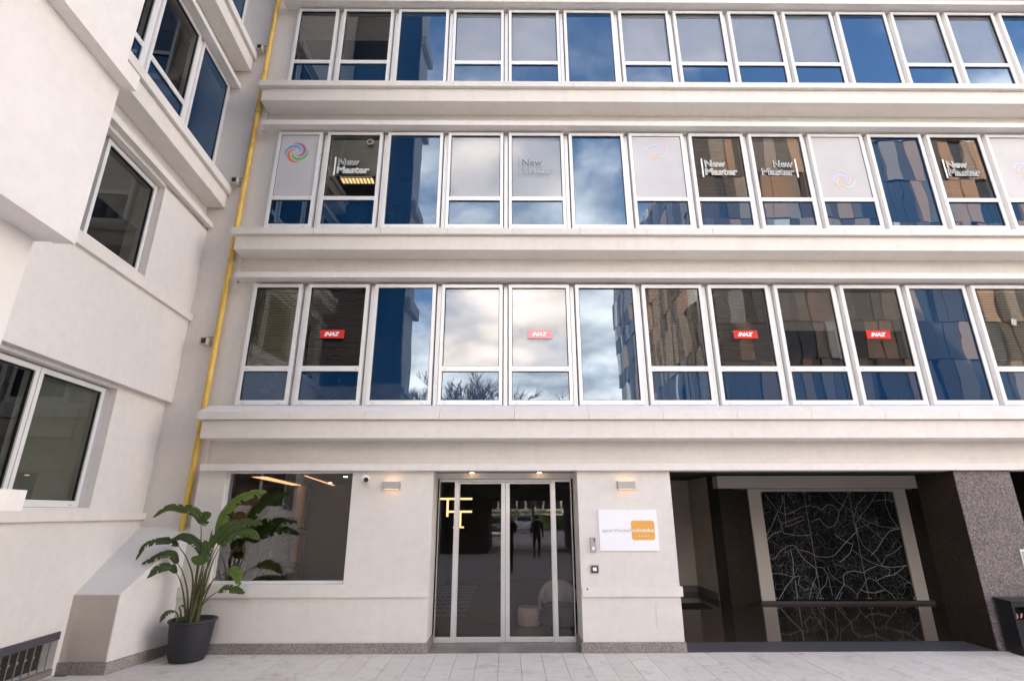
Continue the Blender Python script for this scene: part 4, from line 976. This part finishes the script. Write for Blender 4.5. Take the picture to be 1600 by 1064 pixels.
# low dark block with a passage to the street
pb = thing('passage_block', 'low dark building with an open passage mirrored in the glass doors', 'building', (1.2, -12, 0))
obj('wall', B().box(-6, -.9, -15, -9, 0, 2.48).box(3.3, 12, -15, -9, 0, 2.48), 'passage_dark', pb)
obj('roof', B().box(-6.2, 12.2, -15.2, -8.8, 2.481, 4.3), 'passage_dark', pb)
# street block beyond
sb = thing('street_block', 'pale street building with rows of white framed windows mirrored in the doors', 'building', (0, -62, 0))
obj('wall', B().box(-40, 40, -72, -62, 0, 9.5), 'street_pale', sb)
b = B(); b2 = B()
for fl in range(3):
    for k in range(60):
        x = -39 + k * 1.3
        if fl == 0 and k % 3 == 0: b2.box(x, x + .35, -61.4, -61.99, 0, 2.0)
        z0 = 2.35 + fl * 2.5
        b.box(x + .12, x + 1.12, -61.99, -61.95, z0, z0 + 1.35)
    b2.box(-40, 40, -61.5, -61.99, 2.0 + fl * 2.5, 2.3 + fl * 2.5)
tag(obj('window_band', b, 'far_glass', sb), kind='stuff'); tag(obj('balcony_band', b2, 'street_pale', sb), kind='stuff')
# bare trees
def bare_tree(x, y, h, seed, label):
    rd = random.Random(seed); t = thing('bare_tree', label, 'tree', (x, y, 0), group='bare trees beyond the courtyard')
    trunk = B(); crown = B()
    def seg(bb, p, q, r0_, r1_):
        d = (q - p).normalized(); a = d.orthogonal().normalized(); c = d.cross(a); o = len(bb.v)
        for pp, r_ in ((p, r0_), (q, r1_)):
            for k in range(3): an = 2.094 * k; bb.v.append(tuple(pp + (a * math.cos(an) + c * math.sin(an)) * r_))
        for k in range(3): bb.f.append((o + k, o + (k + 1) % 3, o + 3 + (k + 1) % 3, o + 3 + k)); bb.m.append(0)
    top = Vector((x, y, h * .28)); seg(trunk, Vector((x, y, 0)), top, .20, .15)
    def grow(p, d, L, r_, dep):
        q = p + d * L; seg(crown, p, q, r_, r_ * .7)
        if dep == 0: return
        for _ in range(3 if dep > 1 else 4):
            nd = (d + Vector((rd.uniform(-.6, .6), rd.uniform(-.6, .6), rd.uniform(-.1, .45)))).normalized()
            grow(q if rd.random() < .6 else p.lerp(q, .6), nd, L * rd.uniform(.62, .85), max(.028, r_ * .66), dep - 1)
    for k in range(5):
        a = 1.257 * k + rd.uniform(-.3, .3); grow(top - Vector((0, 0, .3)), Vector((math.cos(a) * .45, math.sin(a) * .45, 1)).normalized(), h * .2, .09, 5)
    obj('trunk', trunk, 'bark', t); tag(obj('crown', crown, 'bark', t), kind='stuff')
bare_tree(-4.6, -43, 19.5, 1, 'tall bare winter tree mirrored low in the fourth window of the lowest row')
bare_tree(-9.5, -48, 18.5, 5, 'bare winter tree mirrored in the third window of the lowest row')
bare_tree(2.6, -40, 9.0, 9, 'small bare street tree mirrored in the right door leaf')
bare_tree(10, -70, 21.5, 11, 'distant bare tree mirrored in the sixth window of the lowest row')
# hills on the horizon
b = B(); N_ = 90
for k in range(N_ + 1):
    x = -420 + 840 * k / N_; hh = 34 + 16 * noise.noise(Vector((x * .006, 2.2, 0))) + 7 * noise.noise(Vector((x * .03, 5, 0)))
    b.v += [(x, -330, -1), (x, -400, hh), (x, -520, -1)]
for k in range(N_):
    o = 3 * k; b.f += [(o, o + 3, o + 4, o + 1), (o + 1, o + 4, o + 5, o + 2)]; b.m += [0, 0]
tag(obj('hills', b, 'hill'), kind='structure')
# parked cars
def car(x, y, rot, paint, label):
    t = thing('parked_car', label, 'car', (0, 0, 0), rot, group='cars parked along the street')
    t.location = (x, y, 0)
    prof = [(-2.1, .35), (-2.15, .75), (-1.9, .92), (-1.35, .98), (-.75, 1.42), (.75, 1.45), (1.45, 1.02), (2.05, .86), (2.15, .6), (2.1, .35)]
    b = B(); n = len(prof)
    for yy in (-.86, -.80, .80, .86):
        ins = .04 if abs(yy) > .82 else 0
        for (a, z) in prof: b.v.append((a * (1 - ins * .3), yy * (.86 if z > 1.1 else 1), z - ins * .5 * (z > .9)))
    for j in range(3):
        for i in range(n): b.f.append((j * n + i, (j + 1) * n + i, (j + 1) * n + (i + 1) % n, j * n + (i + 1) % n)); b.m.append(0)
    b.f += [tuple(range(n)), tuple(range(4 * n - 1, 3 * n - 1, -1))]; b.m += [0, 0]
    obj('body', b, paint, t)
    g_ = B()
    for sg_ in (-1, 1):
        g_.add([(-1.15, sg_ * .872 * .99, 1.0), (1.25, sg_ * .872 * .99, 1.0), (.68, sg_ * .76, 1.38), (-.68, sg_ * .76, 1.36)], [(0, 1, 2, 3)])
    g_.add([(1.42, -.68, 1.06), (1.42, .68, 1.06), (.82, .62, 1.42), (.82, -.62, 1.42)], [(0, 1, 2, 3)])
    g_.add([(-1.30, -.68, 1.04), (-1.30, .68, 1.04), (-.82, .62, 1.40), (-.82, -.62, 1.40)], [(0, 1, 2, 3)])
    obj('windows', g_, 'far_glass', t)
    for wx_ in (-1.3, 1.3):
        for sg_ in (-1, 1):
            w_ = obj('wheel', B().disc_y(wx_, .33, min(sg_ * .70, sg_ * .89), max(sg_ * .70, sg_ * .89), .33, 18), 'rubber', t)
            obj('rim', B().disc_y(wx_, .33, min(sg_ * .885, sg_ * .90), max(sg_ * .885, sg_ * .90), .2, 12), 'alu_grey', w_)
    for sg_ in (-.6, .6): obj('headlight', B().box(2.09, 2.15, sg_ - .15, sg_ + .15, .66, .78), 'sign_white', t)
car(-1.2, -30, R(90), 'car_paint_grey', 'dark grey car parked nose-on in the street mirrored in the left door leaf')
car(1.5, -36, R(88), 'car_paint_white', 'white car parked farther back mirrored in the right door leaf')
car(-4.2, -34, R(92), 'car_paint_grey', 'dark grey car parked left of the passage beyond the courtyard')
tag(obj('hedge', B().box(-12, 14, -50, -48.6, 0, 1.5), 'far_hedge', base=(1, -49, 0)), 'low green hedge along the street mirrored in the doors', 'hedge')
# people
def person(x, y, rot, h, label, arms_up=False, stride=.16):
    k = h / 1.75
    V = {'pel': (0, 0, .95), 'wai': (0, 0, 1.10), 'che': (0, 0, 1.32), 'nec': (0, .01, 1.48), 'hed': (0, -.01, 1.60), 'top': (0, 0, 1.70),
         'hl': (-.10, 0, .90), 'kl': (-.11, -stride * .5, .50), 'al': (-.11, stride, .09), 'tl': (-.12, stride - .15, .04),
         'hr': (.10, 0, .90), 'kr': (.11, -stride * .3, .50), 'ar': (.11, -stride, .09), 'tr': (.12, -stride - .15, .04),
         'sl': (-.19, 0, 1.42), 'sr': (.19, 0, 1.42)}
    if arms_up: V.update(el=(-.24, -.18, 1.30), wl=(-.10, -.30, 1.58), fl=(-.06, -.32, 1.64), er=(.24, -.18, 1.30), wr=(.10, -.30, 1.58), fr=(.06, -.32, 1.64))
    else: V.update(el=(-.25, .03, 1.13), wl=(-.26, -.06, .88), fl=(-.26, -.09, .79), er=(.25, .03, 1.13), wr=(.26, -.10, .89), fr=(.26, -.13, .80))
    Rd = dict(pel=.15, wai=.14, che=.17, nec=.065, hed=.105, top=.08, hl=.10, hr=.10, kl=.065, kr=.065, al=.045, ar=.045, tl=.04, tr=.04, sl=.075, sr=.075, el=.05, er=.05, wl=.035, wr=.035, fl=.035, fr=.035)
    E_ = [('pel', 'wai'), ('wai', 'che'), ('che', 'nec'), ('nec', 'hed'), ('hed', 'top'), ('pel', 'hl'), ('hl', 'kl'), ('kl', 'al'), ('al', 'tl'), ('pel', 'hr'), ('hr', 'kr'), ('kr', 'ar'), ('ar', 'tr'),
          ('che', 'sl'), ('sl', 'el'), ('el', 'wl'), ('wl', 'fl'), ('che', 'sr'), ('sr', 'er'), ('er', 'wr'), ('wr', 'fr')]
    names = list(V); me = bpy.data.meshes.new('body'); me.from_pydata([tuple(c * k for c in V[n_]) for n_ in names], [(names.index(a), names.index(b_)) for a, b_ in E_], [])
    o = bpy.data.objects.new('tmp', me); COL.objects.link(o)
    sk = o.modifiers.new('skin', 'SKIN'); sb_ = o.modifiers.new('sub', 'SUBSURF'); sb_.levels = 2
    if not me.skin_vertices:
        me.attributes  # the Skin modifier adds its layer when it is created
    for i, n_ in enumerate(names):
        me.skin_vertices[0].data[i].radius = (Rd[n_] * k,) * 2; me.skin_vertices[0].data[i].use_root = (n_ == 'pel')
    dg = bpy.context.evaluated_depsgraph_get(); dg.update()
    ms_ = bpy.data.meshes.new_from_object(o.evaluated_get(dg)); bpy.data.objects.remove(o)
    ms_.materials.append(M['cloth_dark']); ms_.materials.append(M['skin'])
    for p_ in ms_.polygons:
        p_.use_smooth = True; c = p_.center
        p_.material_index = 1 if (c.z > 1.50 * k or (Vector(c) - Vector(V['fl']) * k).length < .07 or (Vector(c) - Vector(V['fr']) * k).length < .07) else 0
    t = thing('person', label, 'person', (0, 0, 0), rot); t.location = (x, y, 0)
    b_ = bpy.data.objects.new('body', ms_); COL.objects.link(b_); b_.parent = t
    hr = B(); vs = []
    for j in range(7):
        for q in range(14):
            a = math.pi * .58 * j / 6; c_ = 6.283 * q / 14; vs.append((.112 * k * math.sin(a) * math.cos(c_), .012 + .118 * k * math.sin(a) * math.sin(c_), 1.61 * k + .135 * k * math.cos(a)))
    hr.add(vs, [(j * 14 + q, j * 14 + (q + 1) % 14, (j + 1) * 14 + (q + 1) % 14, (j + 1) * 14 + q) for j in range(6) for q in range(14)])
    hm = mesh('hair', hr, 'bark'); ho = bpy.data.objects.new('hair', hm); COL.objects.link(ho); ho.parent = t
person(1.25, -6.5, R(180), 1.74, 'person in dark clothes walking in the courtyard, mirrored in the right door leaf')
person(.03, -.55, R(180), 1.80, 'photographer in dark clothes holding a camera up, mirrored at the middle of the doors', arms_up=True, stride=.03)
